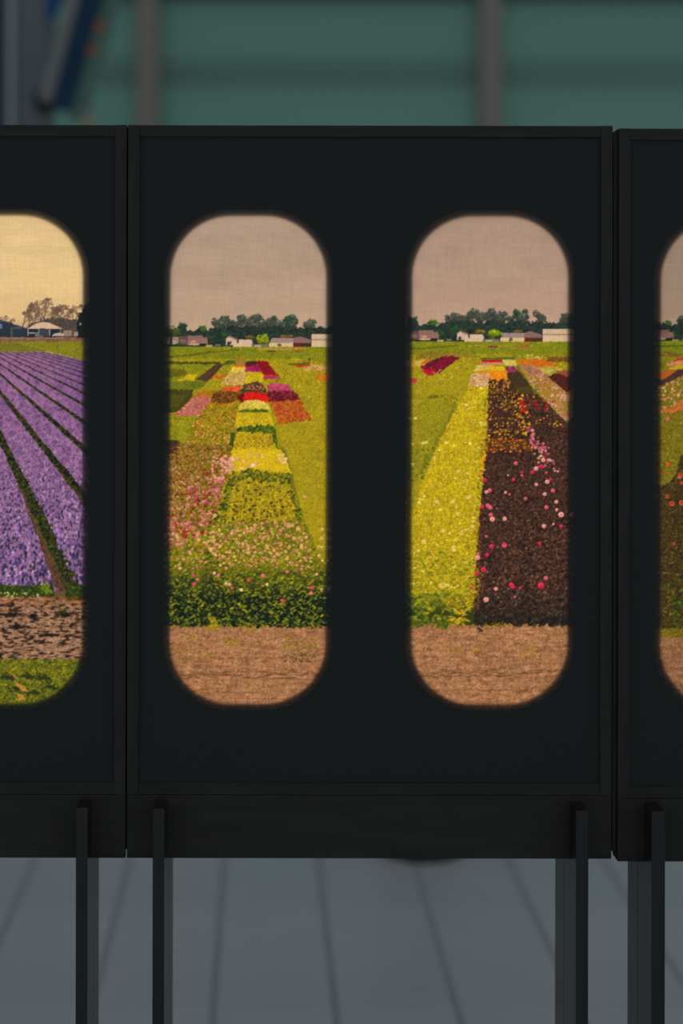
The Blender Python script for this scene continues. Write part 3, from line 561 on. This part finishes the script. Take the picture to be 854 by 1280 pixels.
def print_w3(p):
    p.sky(SKYC, 436); skyline(p, 583, -8)
    p.fill(R_(780, 425.5, 1100, 448), [(92, 108, 12), (114, 120, 14), (124, 124, 16)], jit=.3); p.fill([(815, 432), (850, 431), (1050, 430), (1050, 431.5), (850, 432.6), (815, 434)], [(80, 82, 20)], jit=.5)
    p.fill(R_(780, 446, 1100, 520), [(110, 110, 12), (136, 126, 14)], jit=.5); p.fill([(820, 442), (832, 439), (846, 441), (860, 443), (836, 446), (820, 445)], [(122, 84, 50), (104, 88, 26), (140, 96, 60)], jit=.9)
    p.fill([(843, 450), (850, 446), (875, 446), (872, 451), (846, 452)], [(150, 40, 40), (170, 70, 60)], jit=.8); p.fill([(832, 454), (846, 451), (872, 450), (870, 455), (836, 458)], [(196, 120, 110), (190, 130, 70)], jit=.9)
    p.fill([(836, 460), (848, 456), (880, 455), (870, 462), (842, 461)], [(180, 150, 10), (196, 160, 14)], jit=.8); p.fill([(815, 468), (832, 463), (846, 461), (838, 470), (815, 474)], [(184, 92, 36), (170, 80, 50)], jit=.9)
    p.fill([(815, 482), (836, 470), (850, 461), (890, 458), (880, 466), (852, 470), (834, 480), (815, 490)], [(64, 44, 42), (80, 52, 50), (52, 40, 40)], jit=.8)
    gr = [(815, 488), (836, 478), (852, 470), (900, 462), (1000, 470), (1050, 800), (815, 800)]
    p.fill(gr, [(98, 92, 12), (124, 108, 14), (112, 112, 16)], jit=1, grain=.25); p.dots([(815, 486), (836, 478), (852, 470), (900, 466), (890, 500), (830, 512), (815, 530)], 200, 1.4, [(196, 136, 110), (176, 110, 90), (206, 156, 130)])
    p.fill([(826, 512), (842, 508), (856, 498), (900, 486), (890, 506), (852, 512), (834, 517)], [(176, 92, 50), (190, 112, 60), (164, 90, 30)], jit=1.2, grain=.25)
    p.dots([(815, 520), (900, 516), (900, 600), (815, 620)], 330, 1.2, [(150, 126, 40), (164, 140, 60), (120, 110, 14), (92, 96, 16)], a=.8); p.blob(835.5, 523, 2.6, 2.6, (196, 110, 100)); p.blob(836, 580, 2.8, 2.4, (214, 84, 20)); p.blob(828, 591, 2, 1.8, (190, 60, 30)); p.blob(828, 609, 2.6, 2.2, (200, 50, 30))
    bd = [(842, 600), (852, 570), (870, 555), (1100, 540), (1100, 800), (815, 800), (815, 612)]
    p.fill(bd, [(52, 42, 24), (74, 56, 30), (88, 70, 30), (44, 36, 26)], jit=1.6, grain=.35, spread=.8); p.dots(bd, 2000, 1.1, [(92, 72, 36), (110, 86, 40), (60, 46, 28), (40, 32, 24), (84, 78, 26)], a=.7)
    p.leaves([(815, 690), (1100, 690), (1100, 800), (815, 800)], 900, 2.4, [(96, 92, 18), (66, 84, 16), (120, 110, 22), (46, 62, 18)], bias=lambda x, y: np.clip((y-680)/90, .1, 1)); p.leaves([(850, 735), (1100, 730), (1100, 790), (840, 790)], 400, 2.6, [(50, 84, 14), (70, 100, 18), (34, 56, 16)])
    p.dots([(848, 585), (1100, 570), (1100, 680), (860, 680)], 50, 2.8, [(196, 84, 60), (206, 60, 60), (214, 130, 90)], eye=(220, 160, 120))
    for x, y, r in ((841, 629, 3.2), (835, 620, 2.4), (853, 628, 3), (843.5, 679, 1.8), (852, 593, 3), (853, 603, 2)): p.blob(x, y, r, r, (202, 84, 62)); p.blob(x, y-.3, r*.5, r*.45, (150, 30, 24))
    for q, c in (([(880, 447), (930, 446), (934, 452), (882, 453)], [(190, 60, 40), (206, 110, 40)]), ([(932, 446), (980, 446), (990, 453), (936, 453)], [(200, 176, 110), (180, 150, 60)]), ([(984, 446), (1030, 446), (1030, 456), (994, 455)], [(120, 24, 56), (150, 40, 80)]),
                 ([(884, 455), (936, 454), (938, 466), (880, 470)], [(196, 150, 20), (206, 170, 30)]), ([(940, 455), (990, 455), (1004, 470), (942, 470)], [(70, 40, 40), (96, 50, 56)]), ([(906, 472), (940, 470), (944, 545), (880, 552)], [(140, 124, 12), (168, 146, 14)]),
                 ([(944, 471), (1004, 471), (1030, 500), (1030, 545), (948, 545)], [(160, 92, 80), (180, 120, 96), (120, 104, 20)])):
        p.fill(q, c, jit=1.1, grain=.22)
        p.dots(q, 90, 1.2, c+[(206, 150, 110)], a=.8)
    p.leaves([(842, 604), (856, 572), (880, 552), (1030, 540), (1030, 566), (880, 574), (856, 604)], 500, 2.0, [(96, 92, 18), (70, 66, 22), (52, 46, 24)])
    p.fill([(815, 786), (1100, 780), (1100, 800), (815, 800)], [(104, 88, 22), (120, 110, 24)], jit=2, grain=.3)
    p.C[p.Y > 426] *= 1.17
    soil(p, 797)

def print_w0(p):
    """hyacinth rows under a pale yellow sky; rows meet at (-62, 413)"""
    p.sky([(258, (224, 190, 136)), (300, (226, 192, 136)), (360, (230, 196, 138)), (400, (222, 184, 128)), (440, (214, 172, 120))], 440)
    xr = p.x0+p.W/p.S; p.C[p.Y > 600] = (104, 76, 54)
    # bare trees
    def branch(x, y, a, L, r):
        for t in range(int(L*1.8)):
            p.blob(x, y, r, r, (100, 78, 66), a=.55); a += p.R.normal(0, .07); x += .55*math.cos(a); y += .55*math.sin(a)
        if L > 2.2:
            for q in (-1, 1, 0): branch(x, y, a+q*p.R.uniform(.3, .65)+p.R.normal(0, .1), L*p.R.uniform(.58, .76), max(.34, r*.72))
    for bx, h in ((6, 7), (16, 6), (28, 9), (36, 10), (44, 9), (52, 12), (60, 14), (68, 11), (76, 12), (84, 11), (92, 10), (99, 12), (-30, 8), (-60, 9), (-300, 12), (-340, 11), (-240, 10)):
        branch(bx, 413, -math.pi/2+p.R.normal(0, .08), h, .8)
    p.fill([(14, 412), (30, 398), (40, 391), (50, 386), (62, 384), (76, 390), (90, 394), (106, 392), (106, 412)], [(150, 118, 92), (128, 100, 82)], jit=5, alpha=.22)
    p.fill([(30, 412), (50, 401), (70, 398), (90, 400), (110, 398), (110, 424), (30, 424)], [(52, 50, 52), (70, 62, 60), (44, 44, 48)], jit=2.2, alpha=.85); p.fill([(97, 397), (104, 388), (125, 384), (125, 424), (97, 424)], [(30, 34, 34), (40, 42, 42)], jit=2)
    f = lambda pts, c, j=.25: p.fill(pts, [c], jit=j, grain=.08)
    f([(-120, 401), (-40, 396), (0, 401), (16, 406), (30, 410), (35, 412), (35, 424), (-120, 424)], (48, 54, 62)); f([(-40, 396), (0, 401), (16, 404), (16, 406), (0, 403), (-40, 399)], (66, 70, 74)); f([(14, 403), (28, 406), (28, 408), (16, 405)], (196, 168, 144)); f(R_(-2, 406, 3, 412), (92, 120, 150)); f(R_(14, 410, 16, 423), (84, 84, 86)); f(R_(17, 410, 28, 412), (86, 88, 92))
    f([(-320, 412), (-260, 402), (-190, 402), (-130, 412), (-130, 424), (-320, 424)], (70, 62, 62)); f([(-320, 412), (-260, 402), (-190, 402), (-130, 412)], (150, 120, 104))
    f(R_(34, 411, 78, 423), (40, 46, 52)); f([(34, 412), (40, 408.5), (47, 405), (55, 403.6), (63, 404.6), (70, 408), (78, 411.5), (78, 412)], (214, 176, 148))
    for x in (35.5, 49, 62.5, 76): f(R_(x-.5, 411, x+.5, 421), (176, 156, 140), 0)
    f(R_(35, 416.6, 50, 417.8), (170, 150, 136)); f(R_(44, 417, 52, 422), (104, 100, 104)); f([(65, 421), (68, 418), (74, 417), (80, 418), (84, 421)], (190, 166, 140)); f(R_(80, 414, 90, 421), (150, 122, 104)); f(R_(52, 417, 53, 422), (196, 176, 156)); f(R_(93, 416, 98, 421), (160, 136, 118)); f(R_(50, 413, 62, 421), (62, 66, 74)); p.blob(101, 406, 1.5, 1.4, (150, 140, 130))
    p.fill(R_(-500, 423, 200, 428.5), [(120, 82, 62), (136, 96, 70), (104, 76, 56)], jit=.7); p.fill(R_(-500, 422.6, 80, 424.2), [(170, 140, 118)], jit=.5, alpha=.6)
    p.fill(R_(-500, 428, 200, 456), [(112, 112, 34), (136, 128, 36), (122, 120, 30)], jit=.5); p.fill([(-500, 431), (20, 430), (60, 440), (-500, 442)], [(104, 96, 46)], jit=1, alpha=.5)
    p.dots([(54, 440), (64, 440), (104, 450), (100, 452)], 16, .9, [(206, 170, 60)])
    # flower field
    top = [(-500, 441), (58, 441), (80, 445.5), (125, 456.5)]
    field = top+[(125, 740), (-500, 740)]
    u = (p.X+62)/np.maximum(p.Y-413, 1); dep = np.clip((p.Y-441)/290, 0, 1)
    inside = inpoly(p.X+.5*p.n1, p.Y+.5*p.n2, field)
    g = 0.55*p.g1*(0.5+.5*dep)+.35*p.g2+.25*p.g4
    L = np.array((164, 114, 152.)); M_ = np.array((136, 92, 132.)); K = np.array((84, 62, 98.))
    t = np.clip(.5+g, 0, 1)[..., None]
    c = np.where(t > .5, M_+(L-M_)*(t-.5)*2, K+(M_-K)*t*2)*(1.04-.06*dep)[..., None]
    far = np.clip(1-(p.Y-441)/60, 0, 1)[..., None]; c = c*(1-far*.5)+np.array((150, 100, 138.))*far*.5
    rt = np.clip((p.X-60)/45, 0, 1)*np.clip(1.2-(p.Y-441)/90, 0, 1); c = c*(1-rt[..., None]*.5)+np.array((92, 60, 120.))*rt[..., None]*.5
    p.C = np.where(inside[..., None], c, p.C)
    p.dots([(-400, 560), (116, 540), (116, 735), (-400, 735)], 5200 if p.W > 350 else 3000, lambda y: .8+.9*np.clip((y-560)/170, 0, 1), [(172, 128, 168), (150, 108, 152), (134, 98, 146), (186, 142, 172), (120, 86, 136)], asp=1.35, a=.75)
    p.dots([(-400, 600), (116, 590), (116, 735), (-400, 735)], 1500, lambda y: .7+.8*np.clip((y-590)/150, 0, 1), [(52, 44, 82), (44, 44, 62), (66, 54, 104), (40, 46, 48)], asp=1.5, a=.8)
    ph = ((u-.46)/.327+.5) % 1-.5; wv = p.n1*.022
    near = np.clip((p.Y-560)/150, 0, 1)
    gr = (np.abs(ph-.04+wv) < .105+.02*near)&inside; so = (ph+wv > -.11*near-.03)&(ph+wv < -.04+.02*near)&inside
    gc = np.clip(.5+.6*p.g2+.4*p.g1, 0, 1)[..., None]*np.array((54, 52, 10.))+np.array((20, 24, 18.))
    sc_ = np.clip(.5+.5*p.g2, 0, 1)[..., None]*np.array((56, 34, 22.))+np.array((62, 46, 34.))
    p.C = np.where(gr[..., None], gc, p.C); p.C = np.where(so[..., None], sc_, p.C)
    p.leaves([(10, 590), (40, 590), (104, 735), (60, 735)], 130, 1.8, [(92, 104, 20), (60, 74, 22), (40, 48, 24)], a=.7, bias=lambda x, y: (np.abs(((x+62)/(y-413)-.46)/.327-.08) < .13)*1.0)
    p.dots([(40, 660), (104, 660), (104, 735), (50, 735)], 20, 1.8, [(150, 110, 170), (130, 96, 156)], asp=1.5, bias=lambda x, y: (np.abs(((x+62)/(y-413)-.46)/.327-.18) < .06)*1.0)
    # green edge, ploughed soil, grass
    p.fill([(-500, 733), (62, 733), (66, 728), (70, 748), (-500, 748)], [(34, 44, 22), (52, 66, 24), (28, 34, 24)], jit=1.6, grain=.3); p.leaves(R_(-400, 733, 66, 747), 520 if p.W > 350 else 300, 2.2, [(60, 78, 22), (84, 100, 26), (40, 54, 22)], asp=.3); p.leaves([(50, 742), (58, 726), (66, 742)], 36, 3, [(110, 124, 22), (90, 108, 24)], asp=.28)
    p.fill([(84, 733), (125, 733), (125, 752), (84, 750)], [(40, 48, 22), (56, 62, 22)], jit=1.5); p.leaves(R_(86, 730, 106, 748), 40, 2.2, [(84, 100, 26), (60, 72, 22)], asp=.3)
    p.fill([(-500, 747), (70, 747), (76, 752), (125, 750), (125, 830), (-500, 830)], [(112, 78, 56), (146, 108, 82), (164, 124, 98)], jit=1.2)
    a = (p.Y > 747+p.n1)&(p.Y < 830); r1, r2 = p.noise(6.5, 2.0), p.noise(4, 1.4)
    k = np.clip((r1*.9+r2*.7)*1.4, -1, .6); k = np.where(k < -.1, k*1.25, k*.25); p.C = np.where(a[..., None], p.C*(1+.62*np.clip(k, -1, 1))[..., None], p.C)
    o = np.clip(1-(p.Y-748)/16, 0, 1)*a*np.clip(.6+p.g4, 0, 1)*.6; p.C = p.C*(1-o[..., None])+np.array((150, 88, 42.))*o[..., None]
    for x, y, rx, ry in ((42, 771, 9, 5), (22, 784, 11, 3), (62, 795, 15, 2.2), (16, 770, 8, 3), (82, 770, 8, 4), (-40, 775, 12, 3), (-70, 800, 12, 3)):
        for _ in range(22): p.blob(x+p.R.normal(0, rx*.45), y+p.R.normal(0, ry*.4), 2.6, 1.2, (34, 30, 28), a=.6)
    p.dots([(-400, 742), (58, 742), (58, 748), (-400, 748)], 40, 1.1, [(206, 190, 110), (190, 196, 130)]); p.dots(R_(72, 756, 84, 770), 30, 1, [(70, 74, 30)], a=.6)
    p.fill([(-500, 826), (125, 825), (125, 900), (-500, 900)], [(60, 68, 8), (100, 102, 10), (128, 122, 12)], jit=1.4, grain=.25, spread=.6); p.leaves(R_(-400, 826, 108, 896), 1400, 1.8, [(138, 130, 14), (98, 102, 12), (58, 68, 12), (160, 146, 20)], asp=.35, a=.75)
    for x, y, rx, ry in ((12, 848, 10, 5), (36, 846, 8, 5), (56, 848, 9, 5), (20, 862, 16, 4), (64, 860, 10, 4), (40, 866, 12, 3), (-50, 852, 14, 5)):
        for _ in range(26): p.blob(x+p.R.normal(0, rx*.45), y+p.R.normal(0, ry*.4), 2.2, 1.4, (44, 52, 14), a=.6)
    for q in ([(15, 842), (24, 849), (23, 850), (14, 843)], [(19, 854), (30, 858), (38, 866), (30, 865), (24, 860)], [(22, 868), (30, 870), (34, 876), (24, 876)]): p.fill(q, [(176, 120, 50), (196, 140, 60)], jit=.8)

# ------------------------------------------------------------------ lightbox stands
RCAP, MARG = 76.0, 9.0
def capsule_sdf(x, y, win):
    x0, y0, x1, y1 = win
    qx = np.abs(x-(x0+x1)/2)-(x1-x0)/2+RCAP; qy = np.abs(y-(y0+y1)/2)-(y1-y0)/2+RCAP
    return np.hypot(np.maximum(qx, 0), np.maximum(qy, 0))+np.minimum(np.maximum(qx, qy), 0)-RCAP

def grid_mesh(xs, ys, d, org, keep, colors=None):
    nx, ny = len(xs), len(ys)
    Xp, Yp = np.meshgrid(xs, ys)
    V = np.stack([wx(Xp, d)-org[0], np.full(Xp.shape, d-org[1]), wz(Yp, d)-org[2]], -1).reshape(-1, 3)
    i = np.arange(nx*ny).reshape(ny, nx)
    F = np.stack([i[1:, :-1], i[1:, 1:], i[:-1, 1:], i[:-1, :-1]], -1)[keep].reshape(-1, 4)
    used = np.unique(F); rm = np.full(nx*ny, -1); rm[used] = np.arange(len(used)); F = rm[F]
    me = bpy.data.meshes.new('sheet')
    me.vertices.add(len(used)); me.vertices.foreach_set('co', V[used].astype(np.float32).ravel())
    me.loops.add(F.size); me.loops.foreach_set('vertex_index', F.astype(np.int32).ravel())
    me.polygons.add(len(F)); me.polygons.foreach_set('loop_start', np.arange(0, F.size, 4, dtype=np.int32)); me.polygons.foreach_set('loop_total', np.full(len(F), 4, np.int32))
    me.update(calc_edges=True)
    if colors is not None:
        c = np.ones((len(used), 4), np.float32); c[:, :3] = colors.reshape(-1, 3)[used]
        at = me.color_attributes.new('print', 'FLOAT_COLOR', 'POINT'); at.data.foreach_set('color', c.ravel())
    return me

def stand(name, label, xl, xr, dy, wins, legs, over, ap=0.012, lamp=None):
    """xl, xr, dy: outer edges and vertical offset in photo px at the stand's front plane; wins: (x0, painter, label, step)"""
    T, B = 156.3+dy, 1073.0+dy                       # top of frame, bottom of apron
    F0 = D0; X0, X1 = wx(xl, F0), wx(xr, F0); ST = 14.4/800
    zt, zb = wz(T, F0), wz(B, F0); zr = wz(994+dy, F0); zri = wz(979+dy, F0)
    root = bpy.data.objects.new(name, None); COL.objects.link(root); root.location = ((X0+X1)/2, F0+0.05, 0); org = root.location.copy()
    tag(root, label, 'light box', 'lightbox stands in a row')
    bd = 0.033
    for a in (X0, X1-ST): box('stile', (a, F0, zr), (a+ST, F0+bd, zt), M_WOOD, root, 0.0009, org)
    box('top_rail', (X0+ST, F0+0.0012, zt-ST), (X1-ST, F0+bd, zt-0.0002), M_WOODH, root, 0.0009, org)
    box('bottom_rail', (X0+ST, F0+0.0012, zr), (X1-ST, F0+bd, zri), M_WOODH, root, 0.0009, org)
    box('apron', (X0, F0+0.0006, zb), (X1, F0+ap, zr-0.0006), M_WOODH, root, 0.0009, org)
    if ap > 0.02: box('edge_strip', (X0-0.0072, F0+0.007, zb+0.013), (X0-0.0003, F0+bd, zt-0.005), M_WOOD, root, 0.0006, org)  # added filler strip: catches light so the gap beside this stand looks less black
    e = 0.012 if over else -0.012
    box('back_board', (X0-e, F0+0.040, zb), (X1+e, F0+0.047, zt-0.004), M_FELT, root, 0, org)
    box('batten', (X0+0.03, F0+bd, zt-0.06), (X1-0.03, F0+0.040, zt-0.02), M_WOODH, root, 0, org)
    box('batten', (X0+0.03, F0+bd, zb+0.02), (X1-0.03, F0+0.040, zb+0.06), M_WOODH, root, 0, org)
    ix0, ix1, iz0, iz1 = X0+ST, X1-ST, zri, zt-ST
    box('light_panel', (ix0, F0+0.0125, iz0), (ix1, F0+0.018, iz1), lamp or M_LAMP, root, 0, org)
    # canvas, printed windows and mask with capsule openings
    dC, dM = F0+0.0045, F0+0.0071
    k = FPX/dC
    cx0, cx1 = PPX+ix0*k, PPX+ix1*k; cy0, cy1 = PPY-(iz1-CAM_H)*k, PPY-(iz0-CAM_H)*k
    wy0, wy1 = 270.5+dy, 879.0+dy
    rects = []
    cv, cf = [], []
    bm_c = bmesh.new()
    for n, (w0, painter, plabel, step) in enumerate(wins):
        win = (w0, wy0, w0+193.6, wy1); rects.append(win)
        bx0, bx1, by0, by1 = math.floor(win[0]-MARG-2), math.ceil(win[2]+MARG+2), math.floor(wy0-MARG-2), math.ceil(wy1+MARG+2)
        p = Paint(bx0-1, by0-1, bx1+2, by1+2, 11+n+int(abs(w0)))
        painter(p)
        if painter is not print_w0: p.C[(p.Y > 436)&(p.Y < 784)] *= np.array((1.0, 0.975, 0.87)); p.C[p.Y >= 784] *= np.array((1.03, 0.985, 0.97))      # warm ink
        p.weave(); img = p.out()
        xs = np.arange(bx0, bx1+.01, step); ys = np.arange(by0, by1+.01, step)
        if xs[-1] < bx1: xs = np.append(xs, bx1)
        if ys[-1] < by1: ys = np.append(ys, by1)
        iy = np.clip((ys-(by0-1)).astype(int), 0, img.shape[0]-1); ixx = np.clip((xs-(bx0-1)).astype(int), 0, img.shape[1]-1)
        ex0, ex1 = (int(win[0]+1)-(bx0-1), int(win[2])-(bx0-1)) if painter is not print_w0 else (-99, 9999)      # bleed: the print is mirrored into its hidden margin
        ixx = np.where(ixx < ex0, 2*ex0-ixx, np.where(ixx > ex1, 2*ex1-ixx, ixx))
        C = np.maximum(s2l(img[iy][:, ixx])-np.array((0.0095, 0.011, 0.012)), 0.0005)   # room light on the fabric's face adds this much
        mx, my = np.meshgrid((xs[1:]+xs[:-1])/2, (ys[1:]+ys[:-1])/2)
        ins = capsule_sdf(mx, my, win) < MARG
        me = grid_mesh(xs, ys, dC, org, ins, C); me.name = 'printed_picture'
        o = link('printed_picture', me, M_PRINT, root); o['label'] = plabel
        mo = grid_mesh(xs, ys, dC, org, ~ins); bm_c.from_mesh(mo); bpy.data.meshes.remove(mo)
        rects[-1] = (win, bx0, bx1, by0, by1)
    def cq(a, b, c, d_, y, bmx):
        v = [bmx.verts.new((wx(px, y)-org[0], y-org[1], wz(py, y)-org[2])) for px, py in ((a, d_), (c, d_), (c, b), (a, b))]
        bmx.faces.new(v)
    by0, by1 = rects[0][3], rects[0][4]
    xsplit = [cx0]+[v for r in sorted(rects, key=lambda r: r[1]) for v in (r[1], r[2])]+[cx1]
    cq(cx0, cy0, cx1, by0, dC, bm_c); cq(cx0, by1, cx1, cy1, dC, bm_c)
    for j in range(0, len(xsplit), 2): cq(xsplit[j], by0, xsplit[j+1], by1, dC, bm_c)
    me = bpy.data.meshes.new('canvas'); bm_c.to_mesh(me); bm_c.free(); link('canvas', me, M_FABRIC, root)
    bmm = bmesh.new()
    cq(cx0, cy0, cx1, by0, dM, bmm); cq(cx0, by1, cx1, cy1, dM, bmm)
    for j in range(0, len(xsplit), 2): cq(xsplit[j], by0, xsplit[j+1], by1, dM, bmm)
    for win, bx0, bx1, b0, b1 in rects:
        x0, y0, x1, y1 = win; mxc, myc = (x0+x1)/2, (y0+y1)/2
        ring = []
        for (ax, ay, s) in ((x1-RCAP, y0+RCAP, -90), (x1-RCAP, y1-RCAP, 0), (x0+RCAP, y1-RCAP, 90), (x0+RCAP, y0+RCAP, 180)):
            for t in range(0, 25):
                a = math.radians(s+90*t/24); ring.append((ax+RCAP*math.cos(a), ay+RCAP*math.sin(a)))
        corners = [(bx1, b0), (bx1, b1), (bx0, b1), (bx0, b0)]
        def V(q): return bmm.verts.new((wx(q[0], dM)-org[0], dM-org[1], wz(q[1], dM)-org[2]))
        rv = [V(q) for q in ring]; cvs = [V(q) for q in corners]
        for qd in range(4):
            for t in range(24): bmm.faces.new((cvs[qd], rv[qd*25+t+1], rv[qd*25+t]))
            bmm.faces.new((cvs[qd], cvs[(qd+1) % 4], rv[((qd+1)*25) % 100], rv[qd*25+24]))
    me = bpy.data.meshes.new('mask_board'); bmesh.ops.recalc_face_normals(bmm, faces=bmm.faces[:]); bmm.to_mesh(me); bmm.free()
    link('mask_board', me, M_FELT, root)
    # legs: a notched front plank and a rear plank behind it
    LF = D0-0.0455
    for (pa, pb, ptop, yaw) in legs:
        la, lb_ = wx(pa, LF), wx(pb, LF); lt = wz(ptop, LF)
        yn, yr, ye = F0-0.0004, LF+0.088, LF+0.155
        sh = [(LF, 0), (yr, 0), (yr, zb-0.0005), (yn, zb-0.0005), (yn, lt), (LF, lt)]
        for nm, prof, (qa, qb), mt in (('leg', sh, (la, lb_), M_LEG), ('rear_leg', [(yr+0.0006, 0), (ye, 0), (ye, zb-0.0005), (yr+0.0006, zb-0.0005)], (la, lb_), M_LEG)):
            n = len(prof)
            vs = [(qa+(y-LF)*yaw-org[0], y-org[1], z) for y, z in prof]+[(qb+(y-LF)*yaw-org[0], y-org[1], z) for y, z in prof]
            fs = [tuple(range(n)), tuple(range(2*n-1, n-1, -1))]+[((j+1) % n, j, n+j, n+(j+1) % n) for j in range(n)]
            me = bpy.data.meshes.new(nm); me.from_pydata(vs, [], fs)
            bm = bmesh.new(); bm.from_mesh(me); bmesh.ops.recalc_face_normals(bm, faces=bm.faces[:])
            bmesh.ops.bevel(bm, geom=bm.edges[:], offset=0.0008, segments=1, affect='EDGES'); bm.to_mesh(me); bm.free()
            link(nm, me, mt, root)
    return root

stand('lightbox_stand', 'black wooden lightbox stand with backlit prints of purple hyacinth rows', 157.9-606, 157.9, 0.0,
      [(-90.4, print_w0, 'backlit print of purple hyacinth rows under a pale yellow sky', 1.0), (-392.4, print_w0, 'backlit print of purple rows and a dark barn', 2.0)],
      [(-397, -382.4, 1011, 0), (96, 110.6, 1011, 0)], False)
stand('lightbox_stand', 'black wooden lightbox stand with prints of yellow flower beds and dark maroon bed', 159.7, 765.7, 0.0,
      [(213.6, print_w1, 'backlit print of patchwork flower beds with pink blooms in front', 1.0), (515.6, print_w2, 'backlit print of yellow bed beside dark maroon bed with pink dahlias', 1.0)],
      [(192, 206.6, 1011.5, 0.025), (721.5, 737, 1013, 0)], True)
def print_w4(p):
    """the same fields further along the print: the second picture's beds, painted in its own frame"""
    q = Paint(p.x0-613, p.y0, p.x0-613+p.W/p.S, p.y0+p.H/p.S, 77); print_w2(q)
    h, w_ = min(p.H, q.H), min(p.W, q.W); p.C[:h, :w_] = q.C[:h, :w_][:, ::-1]

stand('lightbox_stand', 'black lightbox stand set slightly lower with print of dark bushes and coral blooms', 773.6, 773.6+606, 3.2,
      [(826.2, print_w3, 'backlit print of dark bushes with coral blooms below orange strip', 1.0), (1128.2, print_w4, 'backlit print of yellow and maroon flower beds', 2.0)],
      [(816, 833, 1014, 0.02), (1310, 1326, 1014, 0)], False, 0.033, M_LAMP_WEAK)
